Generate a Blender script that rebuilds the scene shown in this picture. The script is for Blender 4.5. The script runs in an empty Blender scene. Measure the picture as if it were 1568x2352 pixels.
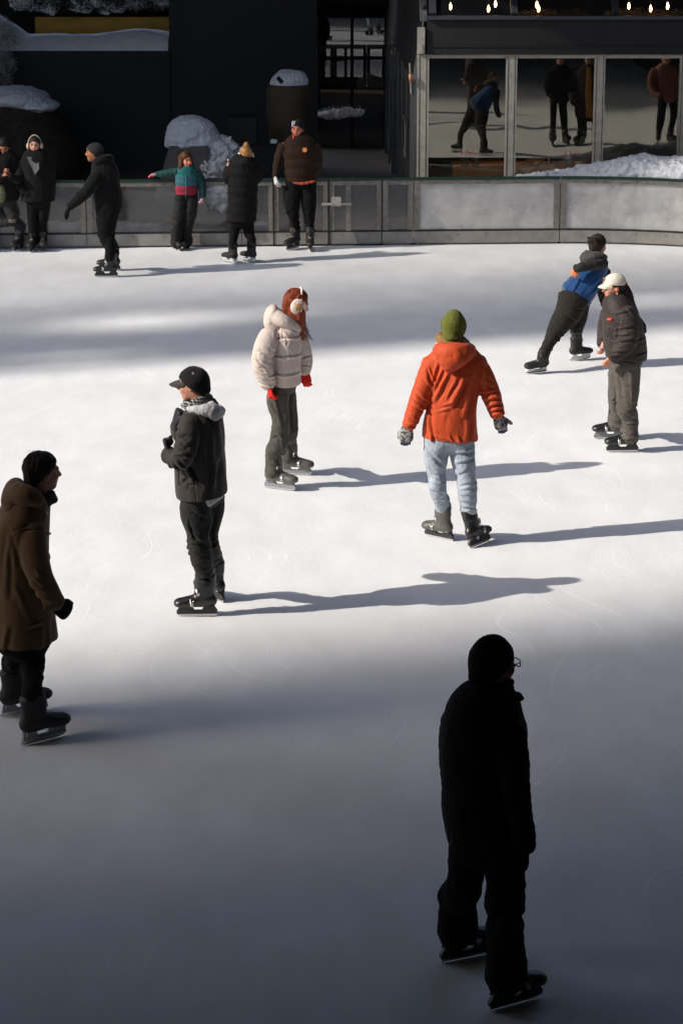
import bpy, math, random
import numpy as np
R = math.radians
sc = bpy.context.scene; C = bpy.data.collections.new('ice_rink'); sc.collection.children.link(C)
# ---------------------------------------------------------------- camera
EYE = 5.8; FPX = 85*2352/36; PITCH = math.atan(1556/FPX)
cam = bpy.data.cameras.new('camera'); cam.lens = 85; cam.sensor_fit = 'VERTICAL'; cam.sensor_height = 36; cam.sensor_width = 24
cam.clip_end = 2000; cam.clip_start = 0.1
co = bpy.data.objects.new('camera', cam); C.objects.link(co); co.location = (0, 0, EYE); co.rotation_euler = (math.pi/2-PITCH, 0, 0); sc.camera = co
# ---------------------------------------------------------------- sky and sun (shadows fall to the right and a little away)
SUN_EL, SUN_AZ = 32.0, 17.5          # azimuth of the shadow direction, from +X towards +Y
w = bpy.data.worlds.new('World'); sc.world = w; w.use_nodes = True
nt = w.node_tree; bg = nt.nodes['Background']; sky = nt.nodes.new('ShaderNodeTexSky'); sky.sky_type = 'NISHITA'; sky.sun_disc = False; sky.dust_density = 2.6; sky.air_density = .9; sky.ozone_density = .8
sdir = np.array([-math.cos(R(SUN_AZ))*math.cos(R(SUN_EL)), -math.sin(R(SUN_AZ))*math.cos(R(SUN_EL)), math.sin(R(SUN_EL))])
sky.sun_elevation = R(SUN_EL); sky.sun_rotation = math.atan2(sdir[0], sdir[1])
nt.links.new(sky.outputs[0], bg.inputs[0]); bg.inputs[1].default_value = 0.15
sl = bpy.data.lights.new('sun', 'SUN'); sl.energy = 4.1; sl.angle = R(0.53); sl.color = (1, 0.925, 0.83)
so = bpy.data.objects.new('sun', sl); C.objects.link(so); so.location = (-20, -8, 30)
from mathutils import Vector, Matrix
so.rotation_euler = Vector(tuple(-sdir)).to_track_quat('-Z', 'Y').to_euler()
sc.view_settings.view_transform = 'Standard'; sc.view_settings.look = 'None'; sc.view_settings.gamma = 1; sc.view_settings.exposure = 0.42
sc.cycles.max_bounces = 6; sc.cycles.transparent_max_bounces = 12; sc.cycles.use_denoising = True

def ray(px, py):
    x = (px-784)/FPX; y = -(py-1176)/FPX
    return np.array([x, math.cos(PITCH)+y*math.sin(PITCH), -math.sin(PITCH)+y*math.cos(PITCH)])
def ground(px, py, z=0.0):
    r = ray(px, py); return np.array([0, 0, EYE])+r*(z-EYE)/r[2]
def atY(px, py, Y):
    r = ray(px, py); return np.array([0, 0, EYE])+r*Y/r[1]
def tag(o, label=None, cat=None, group=None, kind=None):
    for k_, v_ in (('label', label), ('category', cat), ('group', group), ('kind', kind)):
        if v_: o[k_] = v_
    return o
def empty(name, loc=(0, 0, 0), rz=0):
    o = bpy.data.objects.new(name, None); C.objects.link(o); o.location = loc; o.rotation_euler = (0, 0, rz); o.empty_display_size = 0.1; return o

# ---------------------------------------------------------------- materials
def mat(name, col=(0.5, 0.5, 0.5), rough=0.6, metal=0, var=0.0, vscale=6, bump=0.0, bscale=60, attr=False, sheen=0, spec=0.5, emit=None, coat=0):
    m = bpy.data.materials.new(name); m.use_nodes = True; n = m.node_tree; b = n.nodes['Principled BSDF']
    b.inputs['Roughness'].default_value = rough; b.inputs['Metallic'].default_value = metal
    b.inputs['Specular IOR Level'].default_value = spec; b.inputs['Coat Weight'].default_value = coat
    b.inputs['Base Color'].default_value = (*col, 1); b.inputs['Sheen Weight'].default_value = sheen
    if emit: b.inputs['Emission Color'].default_value = (*emit[0], 1); b.inputs['Emission Strength'].default_value = emit[1]
    tc = n.nodes.new('ShaderNodeTexCoord')
    src = None
    if attr:
        a = n.nodes.new('ShaderNodeAttribute'); a.attribute_name = 'Col'; src = a.outputs['Color']
    if var:
        t = n.nodes.new('ShaderNodeTexNoise'); t.inputs['Scale'].default_value = vscale; t.inputs['Detail'].default_value = 6
        n.links.new(tc.outputs['Object'], t.inputs['Vector'])
        mr = n.nodes.new('ShaderNodeMapRange'); mr.inputs[1].default_value = 0.25; mr.inputs[2].default_value = 0.75
        mr.inputs[3].default_value = 1-var; mr.inputs[4].default_value = 1+var
        n.links.new(t.outputs[0], mr.inputs[0])
        mx = n.nodes.new('ShaderNodeMix'); mx.data_type = 'RGBA'; mx.blend_type = 'MULTIPLY'; mx.inputs[0].default_value = 1
        mx.inputs[6].default_value = (*col, 1)
        if src: n.links.new(src, mx.inputs[6])
        n.links.new(mr.outputs[0], mx.inputs[7]); src = mx.outputs[2]
    if src: n.links.new(src, b.inputs['Base Color'])
    if bump:
        t = n.nodes.new('ShaderNodeTexNoise'); t.inputs['Scale'].default_value = bscale; t.inputs['Detail'].default_value = 8
        n.links.new(tc.outputs['Object'], t.inputs['Vector'])
        bp = n.nodes.new('ShaderNodeBump'); bp.inputs['Strength'].default_value = 0.6; bp.inputs['Distance'].default_value = bump
        n.links.new(t.outputs[0], bp.inputs['Height']); n.links.new(bp.outputs[0], b.inputs['Normal'])
    return m
def cloth(name, col=(0.5, 0.5, 0.5), rough=0.85, attr=False, sheen=0.05, var=0.14, bump=0.003, bscale=45, wr=0.014, ws=11):
    """fabric: weave noise plus fine soft creases as bump"""
    m = mat(name, col, rough, 0, var, 9, bump, bscale, attr, sheen, 0.22); n = m.node_tree; L = n.links.new
    bp = [q for q in n.nodes if q.type == 'BUMP'][0]; tc = [q for q in n.nodes if q.type == 'TEX_COORD'][0]
    mp = n.nodes.new('ShaderNodeMapping'); mp.inputs['Scale'].default_value = (1, 1, .75); L(tc.outputs['Object'], mp.inputs[0]); hs = None
    for sc_, am in ((ws, 1.0), (ws*2.3, .25)):
        t = n.nodes.new('ShaderNodeTexNoise'); t.inputs['Scale'].default_value = sc_; t.inputs['Detail'].default_value = 2; t.inputs['Distortion'].default_value = 1.4; L(mp.outputs[0], t.inputs['Vector'])
        a = n.nodes.new('ShaderNodeMath'); a.operation = 'SUBTRACT'; L(t.outputs[0], a.inputs[0]); a.inputs[1].default_value = .5
        b = n.nodes.new('ShaderNodeMath'); b.operation = 'ABSOLUTE'; L(a.outputs[0], b.inputs[0])
        c = n.nodes.new('ShaderNodeMath'); c.operation = 'POWER'; L(b.outputs[0], c.inputs[0]); c.inputs[1].default_value = .6
        d = n.nodes.new('ShaderNodeMath'); d.operation = 'MULTIPLY'; L(c.outputs[0], d.inputs[0]); d.inputs[1].default_value = am; e = d.outputs[0]
        if hs is not None:
            f = n.nodes.new('ShaderNodeMath'); f.operation = 'ADD'; L(hs, f.inputs[0]); L(e, f.inputs[1]); e = f.outputs[0]
        hs = e
    b2 = n.nodes.new('ShaderNodeBump'); b2.inputs['Strength'].default_value = .8; b2.inputs['Distance'].default_value = wr*.7; L(hs, b2.inputs['Height']); L(b2.outputs[0], bp.inputs['Normal'])
    return m
# ---------------------------------------------------------------- implicit-surface modelling kit
def vnoise(q, seed=0):
    q = np.asarray(q, dtype=np.float64); i = np.floor(q).astype(np.int64); f = q-i; f = f*f*(3-2*f)
    def h(a, b, c):
        n = (a*374761393+b*668265263+c*2147483647+seed*974634777) & 0xffffffff
        n = ((n ^ (n >> 13))*1274126177) & 0xffffffff
        n = ((n ^ (n >> 16))*2246822519) & 0xffffffff
        return ((n ^ (n >> 15)) & 0xffff)/65535.0
    x, y, z = i[..., 0], i[..., 1], i[..., 2]; fx, fy, fz = f[..., 0], f[..., 1], f[..., 2]
    def lx(b, c): return h(x, b, c)*(1-fx)+h(x+1, b, c)*fx
    def ly(c): return lx(y, c)*(1-fy)+lx(y+1, c)*fy
    return ly(z)*(1-fz)+ly(z+1)*fz

def unit(v):
    v = np.asarray(v, float); return v/(np.linalg.norm(v)+1e-12)

class Seg:
    __slots__ = ('A', 'B', 'a0', 'a1', 'b0', 'b1', 'S', 'T', 'Dn', 'L', 's0', 'cap', 'k', 'loft', 'neg', 'st')
    def dist(g, X, Y, Z, full=False):
        px, py, pz = X-g.A[0], Y-g.A[1], Z-g.A[2]
        t = np.clip((px*g.Dn[0]+py*g.Dn[1]+pz*g.Dn[2])/max(g.L, 1e-6), 0, 1)
        tl = t*g.L; px = px-tl*g.Dn[0]; py = py-tl*g.Dn[1]; pz = pz-tl*g.Dn[2]
        a = g.a0+(g.a1-g.a0)*t; b = g.b0+(g.b1-g.b0)*t; m = np.minimum(a, b)
        u = (px*g.S[0]+py*g.S[1]+pz*g.S[2]); v = (px*g.T[0]+py*g.T[1]+pz*g.T[2]); l = (px*g.Dn[0]+py*g.Dn[1]+pz*g.Dn[2])
        r = np.sqrt((u/a)**2+(v/b)**2+(l/(m*g.cap))**2)
        d = (r-1)*m
        if full: return d, t*g.L+g.s0, u, v
        return d

class Solid:
    """union of lofted limbs, meshed with surface nets"""
    def __init__(self, vox=0.008):
        self.vox = vox; self.stage = 0; self.segs = []; self.cuts = []; self.lofts = []
    def loft(self, pts, rad, fold=None, k=0.02, cap=1.0, side=None, sub=3, neg=False, tag=0):
        P = [np.array(p, float) for p in pts]; R = [np.array(r, float)*np.ones(2) for r in rad]
        if len(P) > 2 and sub > 1:
            Q, W = [], []
            for i in range(len(P)-1):
                p0, p1, p2, p3 = P[max(i-1, 0)], P[i], P[i+1], P[min(i+2, len(P)-1)]
                r0, r1, r2, r3 = R[max(i-1, 0)], R[i], R[i+1], R[min(i+2, len(P)-1)]
                for j in range(sub):
                    t = j/sub
                    cr = lambda a, b, c, d: 0.5*((2*b)+(c-a)*t+(2*a-5*b+4*c-d)*t*t+(3*b-a-3*c+d)*t**3)
                    Q.append(cr(p0, p1, p2, p3)); W.append(np.maximum(cr(r0, r1, r2, r3), 0.003))
            Q.append(P[-1]); W.append(R[-1]); P, R = Q, W
        s = 0.0; li = len(self.lofts); total = sum(np.linalg.norm(P[i+1]-P[i]) for i in range(len(P)-1))
        self.lofts.append(dict(fold=fold, total=total, tag=tag))
        for i in range(len(P)-1):
            g = Seg(); g.A, g.B = P[i], P[i+1]; D = g.B-g.A; g.L = float(np.linalg.norm(D))
            g.Dn = D/g.L if g.L > 1e-6 else np.array([0, 0, 1.0])
            ref = np.array([0, 1.0, 0]) if side is None else np.array(side, float)
            S = np.cross(g.Dn, ref)
            if np.linalg.norm(S) < 0.2: S = np.array([1.0, 0, 0])-g.Dn*g.Dn[0]
            g.S = unit(S); g.T = np.cross(g.Dn, g.S)
            g.a0, g.b0 = R[i]; g.a1, g.b1 = R[i+1]; g.s0 = s; s += g.L
            g.cap = cap if (i == 0 or i == len(P)-2) else 1.0
            g.k = k; g.loft = li; g.neg = neg; g.st = self.stage; self.segs.append(g)
        return self
    def ell(self, c, r, k=0.02, R=None, neg=False, tag=0, fold=None):
        """ellipsoid radii r=(x,y,z) in frame R (columns)"""
        c = np.array(c, float); R = np.eye(3) if R is None else np.array(R)
        g = Seg(); g.A = c; g.B = c; g.Dn = R[:, 2]; g.S = R[:, 0]; g.T = R[:, 1]; g.L = 0.0
        g.a0 = g.a1 = r[0]; g.b0 = g.b1 = r[1]; g.cap = r[2]/min(r[0], r[1]); g.s0 = 0; g.k = k
        g.loft = len(self.lofts); self.lofts.append(dict(fold=fold, total=0.01, tag=tag)); g.neg = neg; g.st = self.stage
        self.segs.append(g); return self
    def cut(self, p, n):
        self.cuts.append((np.array(p, float), unit(n), self.stage)); return self
    def build(self, smooth=1):
        v = self.vox; M = 0.05
        lo = np.min([np.minimum(g.A, g.B)-max(g.a0, g.a1, g.b0, g.b1, min(g.a0, g.b0)*g.cap) for g in self.segs if not g.neg], 0)-3*v
        hi = np.max([np.maximum(g.A, g.B)+max(g.a0, g.a1, g.b0, g.b1, min(g.a0, g.b0)*g.cap) for g in self.segs if not g.neg], 0)+3*v
        n = np.ceil((hi-lo)/v).astype(int)+1
        ax = [(lo[i]+v*np.arange(n[i])).astype(np.float32) for i in range(3)]
        F = np.full(n, M, dtype=np.float32)
        def docut(st):
            nonlocal F
            for p, nn, cs in self.cuts:
                if cs != st: continue
                d = (ax[0]-p[0])[:, None, None]*nn[0]+(ax[1]-p[1])[None, :, None]*nn[1]+(ax[2]-p[2])[None, None, :]*nn[2]
                F = np.maximum(F, d.astype(np.float32))
        last = 0
        for g in sorted(self.segs, key=lambda g: (g.st, g.neg)):
            if g.st != last: docut(last); last = g.st
            rr = max(g.a0, g.a1, g.b0, g.b1, min(g.a0, g.b0)*g.cap)+g.k*1.2+v
            i0 = np.maximum(((np.minimum(g.A, g.B)-rr-lo)/v).astype(int), 0); i1 = np.minimum(((np.maximum(g.A, g.B)+rr-lo)/v).astype(int)+2, n)
            if (i1 <= i0).any(): continue
            sl = tuple(slice(a, b) for a, b in zip(i0, i1))
            X = ax[0][sl[0]][:, None, None]; Y = ax[1][sl[1]][None, :, None]; Z = ax[2][sl[2]][None, None, :]
            d = g.dist(X, Y, Z).astype(np.float32); f = F[sl]; k = g.k
            if g.neg: F[sl] = -self._smin(-f, d, k)
            else: F[sl] = self._smin(f, d, k)
        docut(last)
        V, Q = surface_nets(F, lo, v)
        for _ in range(smooth): V = relax(V, Q)
        return self.decorate(V, Q)
    @staticmethod
    def _smin(a, b, k):
        h = np.maximum(k-np.abs(a-b), 0)/k
        return np.minimum(a, b)-h*h*k*0.25
    def decorate(self, V, Q):
        N = vnormals(V, Q); nv = len(V)
        wsum = np.zeros(nv); disp = np.zeros(nv); best = np.full(nv, 9.0)
        tag = np.zeros(nv, int); S = np.zeros(nv); U = np.zeros(nv); W_ = np.zeros(nv)
        for g in self.segs:
            if g.neg: continue
            rr = max(g.a0, g.a1, g.b0, g.b1)*1.1+0.03
            lo = np.minimum(g.A, g.B)-rr; hi = np.maximum(g.A, g.B)+rr
            m = np.where(((V > lo) & (V < hi)).all(1))[0]
            if not len(m): continue
            d, s, u, v = g.dist(V[m, 0], V[m, 1], V[m, 2], True)
            L = self.lofts[g.loft]; w = np.exp(-(np.maximum(d, 0)/0.012)**2)+1e-9; w = w*w
            c = np.abs(d) < best[m]; mm = m[c]; best[mm] = np.abs(d[c]); tag[mm] = L['tag']; S[mm] = s[c]; U[mm] = u[c]; W_[mm] = v[c]
            if L['fold'] is not None:
                disp[m] += w*L['fold'](s, u, v, L['total'], V[m])
            wsum[m] += w
        V = V+N*(disp/np.maximum(wsum, 1e-6))[:, None]
        return V, Q, dict(tag=tag, s=S, u=U, v=W_, N=N)

def surface_nets(F, lo, v):
    ins = F < 0; nx, ny, nz = F.shape
    c = ins[:-1, :-1, :-1].astype(np.int8)
    c = c+ins[1:, :-1, :-1]+ins[:-1, 1:, :-1]+ins[:-1, :-1, 1:]+ins[1:, 1:, :-1]+ins[1:, :-1, 1:]+ins[:-1, 1:, 1:]+ins[1:, 1:, 1:]
    act = np.argwhere((c > 0) & (c < 8)); ids = -np.ones((nx-1, ny-1, nz-1), dtype=np.int64)
    ids[act[:, 0], act[:, 1], act[:, 2]] = np.arange(len(act))
    corners = [(i, j, k) for i in (0, 1) for j in (0, 1) for k in (0, 1)]
    vals = {o: F[act[:, 0]+o[0], act[:, 1]+o[1], act[:, 2]+o[2]].astype(float) for o in corners}
    acc = np.zeros((len(act), 3)); cnt = np.zeros(len(act))
    for o in corners:
        for ax in range(3):
            if o[ax]: continue
            p = list(o); p[ax] = 1; p = tuple(p); a, b = vals[o], vals[p]; m = (a < 0) != (b < 0)
            t = np.where(m, a/np.where(m, a-b, 1), 0); q = np.tile(np.array(o, float), (len(act), 1)); q[:, ax] += t
            acc += q*m[:, None]; cnt += m
    V = (act+acc/cnt[:, None])*v+lo; quads = []
    for ax in range(3):
        o1, o2 = [(1, 2), (2, 0), (0, 1)][ax]
        a = ins; b = np.roll(ins, -1, ax)
        e = a != b; sl = [slice(1, -1)]*3; sl[ax] = slice(0, -1)
        sub = np.argwhere(e[tuple(sl)]); off = np.array([1, 1, 1]); off[ax] = 0; sub = sub+off
        ok = (sub[:, o1] < F.shape[o1]-1) & (sub[:, o2] < F.shape[o2]-1); sub = sub[ok]
        def cid(d1, d2):
            q = sub.copy(); q[:, o1] += d1; q[:, o2] += d2; return ids[q[:, 0], q[:, 1], q[:, 2]]
        qd = np.stack([cid(-1, -1), cid(0, -1), cid(0, 0), cid(-1, 0)], 1)
        flip = ~ins[sub[:, 0], sub[:, 1], sub[:, 2]]; qd[flip] = qd[flip][:, ::-1]; quads.append(qd)
    return V, np.concatenate(quads)

def relax(V, Q, w=0.5):
    acc = np.zeros_like(V); cnt = np.zeros(len(V))
    for i in range(4):
        a, b = Q[:, i], Q[:, (i+1) % 4]
        for ax in range(3):
            acc[:, ax] += np.bincount(a, V[b, ax], len(V))+np.bincount(b, V[a, ax], len(V))
        cnt += np.bincount(a, minlength=len(V))+np.bincount(b, minlength=len(V))
    return V*(1-w)+acc/np.maximum(cnt, 1)[:, None]*w

def vnormals(V, Q):
    n = np.cross(V[Q[:, 2]]-V[Q[:, 0]], V[Q[:, 3]]-V[Q[:, 1]]); N = np.zeros_like(V)
    for i in range(4):
        for ax in range(3): N[:, ax] += np.bincount(Q[:, i], n[:, ax], len(V))
    return N/(np.linalg.norm(N, axis=1)[:, None]+1e-12)

def mesh_obj(name, V, Q, mat, parent=None, loc=(0, 0, 0), smooth=True, col=None):
    me = bpy.data.meshes.new(name); V = np.asarray(V, dtype=np.float32)
    Q = np.asarray(Q, dtype=np.int32) if not isinstance(Q, list) else Q
    if isinstance(Q, list): me.from_pydata([tuple(map(float, p)) for p in V], [], Q)
    else:
        me.vertices.add(len(V)); me.vertices.foreach_set('co', V.ravel())
        me.loops.add(Q.size); me.loops.foreach_set('vertex_index', Q.ravel())
        me.polygons.add(len(Q)); me.polygons.foreach_set('loop_start', np.arange(0, Q.size, Q.shape[1], dtype=np.int32))
        me.polygons.foreach_set('loop_total', np.full(len(Q), Q.shape[1], dtype=np.int32)); me.update(calc_edges=True)
    if smooth: me.polygons.foreach_set('use_smooth', np.ones(len(me.polygons), dtype=bool))
    if col is not None:
        ca = me.color_attributes.new('Col', 'FLOAT_COLOR', 'POINT'); c4 = np.ones((len(V), 4), np.float32); c4[:, :3] = col
        ca.data.foreach_set('color', c4.ravel())
    me.validate(); o = bpy.data.objects.new(name, me); C.objects.link(o)
    for m in (mat if isinstance(mat, (list, tuple)) else [mat]): me.materials.append(m)
    if parent is not None: o.parent = parent
    o.location = loc
    return o

# ---- cloth relief: functions of (distance along the limb, local u, v)
def creases(amp=0.006, fs=14, fu=5, bends=(), seed=0, ring=0.0):
    """soft irregular creases; bends = [(fraction, width m, gain)]"""
    def f(s, u, v, total, P):
        g = np.ones_like(s)
        for fr, w, a in bends: g = g+a*np.exp(-((s-fr*total)/w)**2)
        warp = vnoise(np.stack([P[:, 0]*5, P[:, 1]*5, P[:, 2]*5], 1), seed+7)*1.6
        n1 = vnoise(np.stack([s*fs+warp+u*fs*0.35, u*fu, v*fu], 1), seed); n2 = vnoise(np.stack([s*fs*2.1-u*fs*0.8+warp, u*fu*2, v*fu*2], 1), seed+3)
        a1 = np.abs(2*n1-1); a2 = np.abs(2*n2-1)
        r1 = 0.55*np.exp(-(a1/0.22)**2)-0.5*np.exp(-((a1-0.62)/0.16)**2)+0.5*(a1**0.7-0.5); r2 = a2**0.7-0.55
        return amp*1.45*g*(r1+0.5*r2)
    return f
def drape(amp=0.012, fa=9, fs=2.2, seed=0):
    """folds that run along the limb"""
    def f(s, u, v, total, P):
        n1 = vnoise(np.stack([s*fs, u*fa+s*1.5, v*fa], 1), seed); n2 = vnoise(np.stack([s*fs*2.5, u*fa*2.2, v*fa*2.2], 1), seed+5)
        a1 = np.abs(2*n1-1)
        return amp*1.3*(0.7*np.exp(-(a1/0.25)**2)+0.5*(a1**0.7-0.5)+0.6*(np.abs(2*n2-1)**.7-0.5))
    return f
def quilt(sp=0.09, amp=0.012, seed=0, wr=0.004, ph=0.0):
    def f(s, u, v, total, P):
        q = np.abs(np.sin(np.pi*(s/sp+ph+0.12*(vnoise(P*4, seed+9)-.5))))**0.5
        n = vnoise(np.stack([s*26, u*22, v*22], 1), seed); n2 = vnoise(np.stack([s*10, u*30, v*30], 1), seed+1)
        return amp*1.5*(q-0.75)+wr*(np.abs(2*n-1)**.7+0.8*np.abs(2*n2-1)**.7-0.9)*(1.5-q)*1.2
    return f
def pulls(p, lines):
    """single folds: each line (x0, y0, x1, y1, height m, width m) is a ridge with a valley on its lower right"""
    S_ = []
    for q in lines:
        x0, y0, x1, y1 = q[:4]; a = p.pt(x0, y0)[[0, 2]]; b = p.pt(x1, y1)[[0, 2]]; S_.append((a, b, q[4] if len(q) > 4 else .011, q[5] if len(q) > 5 else .013))
    def f(s, u, v, t, P):
        out = np.zeros(len(P)); X = P[:, [0, 2]]+.012*(np.stack([vnoise(P*14, 21), vnoise(P*14, 22)], 1)-.5)
        for a, b, am, w in S_:
            d = b-a; L = np.linalg.norm(d)+1e-6; d = d/L; n = np.array([d[1], -d[0]]); n = n if n[0]-n[1] > 0 else -n; r = X-a; tt = (r@d)/L; dd = r@n
            g = np.clip(tt, 0, 1); over = np.abs(tt-g)*L; tap = (np.sin(np.pi*np.clip(g*.9+.05, 0, 1))**.6)*np.exp(-(over/.012)**2)
            out += am*tap*(np.exp(-(dd/w)**2)-.85*np.exp(-((dd-1.5*w)/(w*.9))**2))
        return out
    return f
def both(*fs_):
    return lambda s, u, v, t, P: sum(f(s, u, v, t, P) for f in fs_)
# ---------------------------------------------------------------- people kit
SKIN = cloth('skin', (0.52, 0.26, 0.17), 0.5, attr=True, sheen=0, var=0.06, bump=0.0008, wr=0.0001)
HAIRM = {}
def hairmat(col):
    if col not in HAIRM: HAIRM[col] = mat('hair', col, 0.6, 0, 0.5, 45, 0.005, 110, spec=.25)
    return HAIRM[col]
MB = dict(plastic=mat('boot_plastic', (0.011, 0.011, 0.012), 0.34, var=0.2, vscale=20, bump=0.001, bscale=120),
          grey_plastic=mat('grey_boot_plastic', (0.085, 0.08, 0.072), 0.42, var=0.2, vscale=20, bump=0.001, bscale=120),
          leather=mat('boot_leather', (0.009, 0.009, 0.0095), 0.65, var=0.25, vscale=18, bump=0.002, bscale=80),
          steel=mat('blade_steel', (0.55, 0.56, 0.58), 0.28, 1, 0.1, 30),
          holder_white=mat('holder_white', (0.6, 0.61, 0.62), 0.4, var=0.1), holder_grey=mat('holder_grey', (0.2, 0.21, 0.23), 0.45, var=0.1),
          holder_black=mat('holder_black', (0.015, 0.015, 0.016), 0.4, var=0.1),
          silver=mat('buckle_silver', (0.6, 0.6, 0.62), 0.35, 0.8, 0.1, 40), lace=mat('boot_lace', (0.45, 0.45, 0.43), 0.8, var=0.1))

def prism(profile, x0, x1):
    """profile in (y, z), extruded along x; bevel-free thin plate"""
    n = len(profile); V = [(x0, y, z) for y, z in profile]+[(x1, y, z) for y, z in profile]
    F = [list(range(n))[::-1], list(range(n, 2*n))]+[[i, (i+1) % n, n+(i+1) % n, n+i] for i in range(n)]
    return V, F
def join(parts):
    V, F = [], []
    for v, f in parts:
        o = len(V); V += list(v); F += [[i+o for i in q] for q in f]
    return V, F
def box(x0, x1, y0, y1, z0, z1): return prism([(y0, z0), (y1, z0), (y1, z1), (y0, z1)], x0, x1)
def tube(pts, r, n=8, ry=None):
    pts = [np.array(p, float) for p in pts]; V, F = [], []
    for i, p in enumerate(pts):
        d = unit(pts[min(i+1, len(pts)-1)]-pts[max(i-1, 0)]); s = np.cross(d, [0, 0, 1.0])
        if np.linalg.norm(s) < 0.1: s = np.cross(d, [0, 1.0, 0])
        s = unit(s); t = np.cross(s, d); rr = r[i] if isinstance(r, (list, tuple)) else r
        for k in range(n):
            a = 2*math.pi*k/n; V.append(tuple(p+rr*(math.cos(a)*s+(ry or 1)*math.sin(a)*t)))
    for i in range(len(pts)-1):
        for k in range(n): F.append([i*n+k, i*n+(k+1) % n, (i+1)*n+(k+1) % n, (i+1)*n+k])
    F.append(list(range(n))[::-1]); F.append([(len(pts)-1)*n+k for k in range(n)])
    return V, F

_boots = {}
def boot_meshes(kind):
    if kind in _boots: return _boots[kind]
    s = Solid(0.0055); wr = creases(0.0022, 22, 12, [(0.1, 0.05, 1.0)], 5) if kind == 'hockey' else None
    s.loft([(0, -0.112, 0.122), (0, -0.03, 0.128), (0, 0.05, 0.118), (0, 0.125, 0.108), (0, 0.158, 0.105)],
           [(0.037, 0.042), (0.042, 0.05), (0.048, 0.04), (0.047, 0.031), (0.036, 0.024)], side=(0, 0, 1), k=0.02, fold=wr)
    hi = 0.335 if kind == 'hard' else 0.30
    s.loft([(0, -0.062, 0.12), (0, -0.052, 0.2), (0, -0.05, 0.26), (0, -0.06, hi)], [(0.042, 0.056), (0.041, 0.056), (0.044, 0.058), (0.05, 0.066)], k=0.035, cap=0.25, fold=wr)
    if kind == 'hard':
        s.loft([(0, -0.07, 0.235), (0, -0.072, 0.325)], [(0.053, 0.066), (0.056, 0.07)], k=0.006, cap=0.12)   # outer cuff shell
        s.loft([(0, -0.12, 0.088), (0, 0.155, 0.088)], [(0.043, 0.013), (0.043, 0.013)], side=(0, 0, 1), k=0.006, cap=0.6)
    else:
        s.loft([(0, 0.0, 0.2), (0, -0.015, 0.31)], [(0.03, 0.016), (0.033, 0.016)], k=0.02, cap=0.4)        # tongue
        s.loft([(0, 0.13, 0.112), (0, 0.166, 0.106)], [(0.047, 0.034), (0.036, 0.027)], side=(0, 0, 1), k=0.008)  # toe cap
    s.cut((0, 0, 0.079), (0, 0, -1))
    V, Q, info = s.build()
    if kind == 'hard':
        fr = [(-0.148, 0.018), (-0.15, 0.045), (-0.128, 0.079), (-0.05, 0.079), (-0.03, 0.048), (0.025, 0.048), (0.05, 0.079), (0.135, 0.079), (0.165, 0.04), (0.16, 0.018)]
        hold = join([prism(fr, -0.012, 0.012), box(-0.028, 0.028, -0.13, -0.055, 0.068, 0.0795), box(-0.03, 0.03, 0.055, 0.14, 0.068, 0.0795)])
        blade = prism([(-0.15, 0.008), (-0.14, 0.0), (0.13, 0.0), (0.155, 0.008), (0.166, 0.021), (0.158, 0.02), (-0.142, 0.02)], -0.002, 0.002)
    else:
        a = [(-0.135, 0.028), (-0.125, 0.079), (-0.055, 0.079), (-0.03, 0.045), (0.035, 0.045), (0.055, 0.079), (0.13, 0.079), (0.152, 0.05), (0.16, 0.028)]
        hold = join([prism(a, -0.01, 0.01), prism([(-0.12, 0.055), (-0.115, 0.0795), (-0.055, 0.0795), (-0.045, 0.062)], -0.03, 0.03), prism([(0.05, 0.062), (0.055, 0.0795), (0.14, 0.0795), (0.145, 0.058)], -0.034, 0.034)])
        blade = prism([(-0.15, 0.012), (-0.13, 0.001), (-0.05, 0.0), (0.1, 0.0), (0.15, 0.008), (0.168, 0.026), (0.158, 0.028), (-0.14, 0.028)], -0.0018, 0.0018)
    def arc(y, zc, rx, rz, a0, a1, tilt=0):
        return [(rx*math.cos(a), y+tilt*math.sin(a), zc+rz*math.sin(a)) for a in np.linspace(a0, a1, 9)]
    if kind == 'hard':
        st = [tube(arc(0.045, 0.115, 0.051, 0.048, -0.1, math.pi+0.1, -0.02), 0.012, 6, 0.25), tube(arc(-0.0, 0.2, 0.051, 0.03, -0.1, math.pi+0.1, 0.012), 0.012, 6, 0.25)]
        bk = [join([box(sx*0.052-0.004, sx*0.052+0.004, y-0.012, y+0.012, z-0.03, z+0.012), tube([(sx*0.056, y, z-0.028), (sx*0.06, y+0.004, z), (sx*0.052, y+0.01, z+0.03)], 0.006, 6, 0.5)]) for sx in (-1, 1) for y, z in ((0.045, 0.12), (-0.005, 0.205))]
        bk += [tube([(sx*0.046, -0.062, 0.17), (sx*0.0515, -0.062, 0.17)], 0.011, 10) for sx in (-1, 1)]
        extra = [('buckle', join(st+bk), 'silver')]
    else:
        la = [tube([(-0.024, y, z-0.004), (0, y+0.004, z+0.006), (0.024, y+0.01, z-0.004)], 0.0035, 5) for y, z in ((0.085, 0.142), (0.065, 0.15), (0.045, 0.16), (0.026, 0.175), (0.014, 0.2), (0.008, 0.225), (0.004, 0.25), (0.0, 0.275))]
        la += [tube([(sg*0.006, 0.012, 0.262), (sg*0.035, 0.018, 0.27), (sg*0.045, 0.015, 0.245), (sg*0.01, 0.016, 0.258)], 0.0032, 5) for sg in (-1, 1)]
        extra = [('lace', join(la), 'lace')]
    _boots[kind] = (V, Q, hold, blade, extra, {})
    return _boots[kind]
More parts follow.
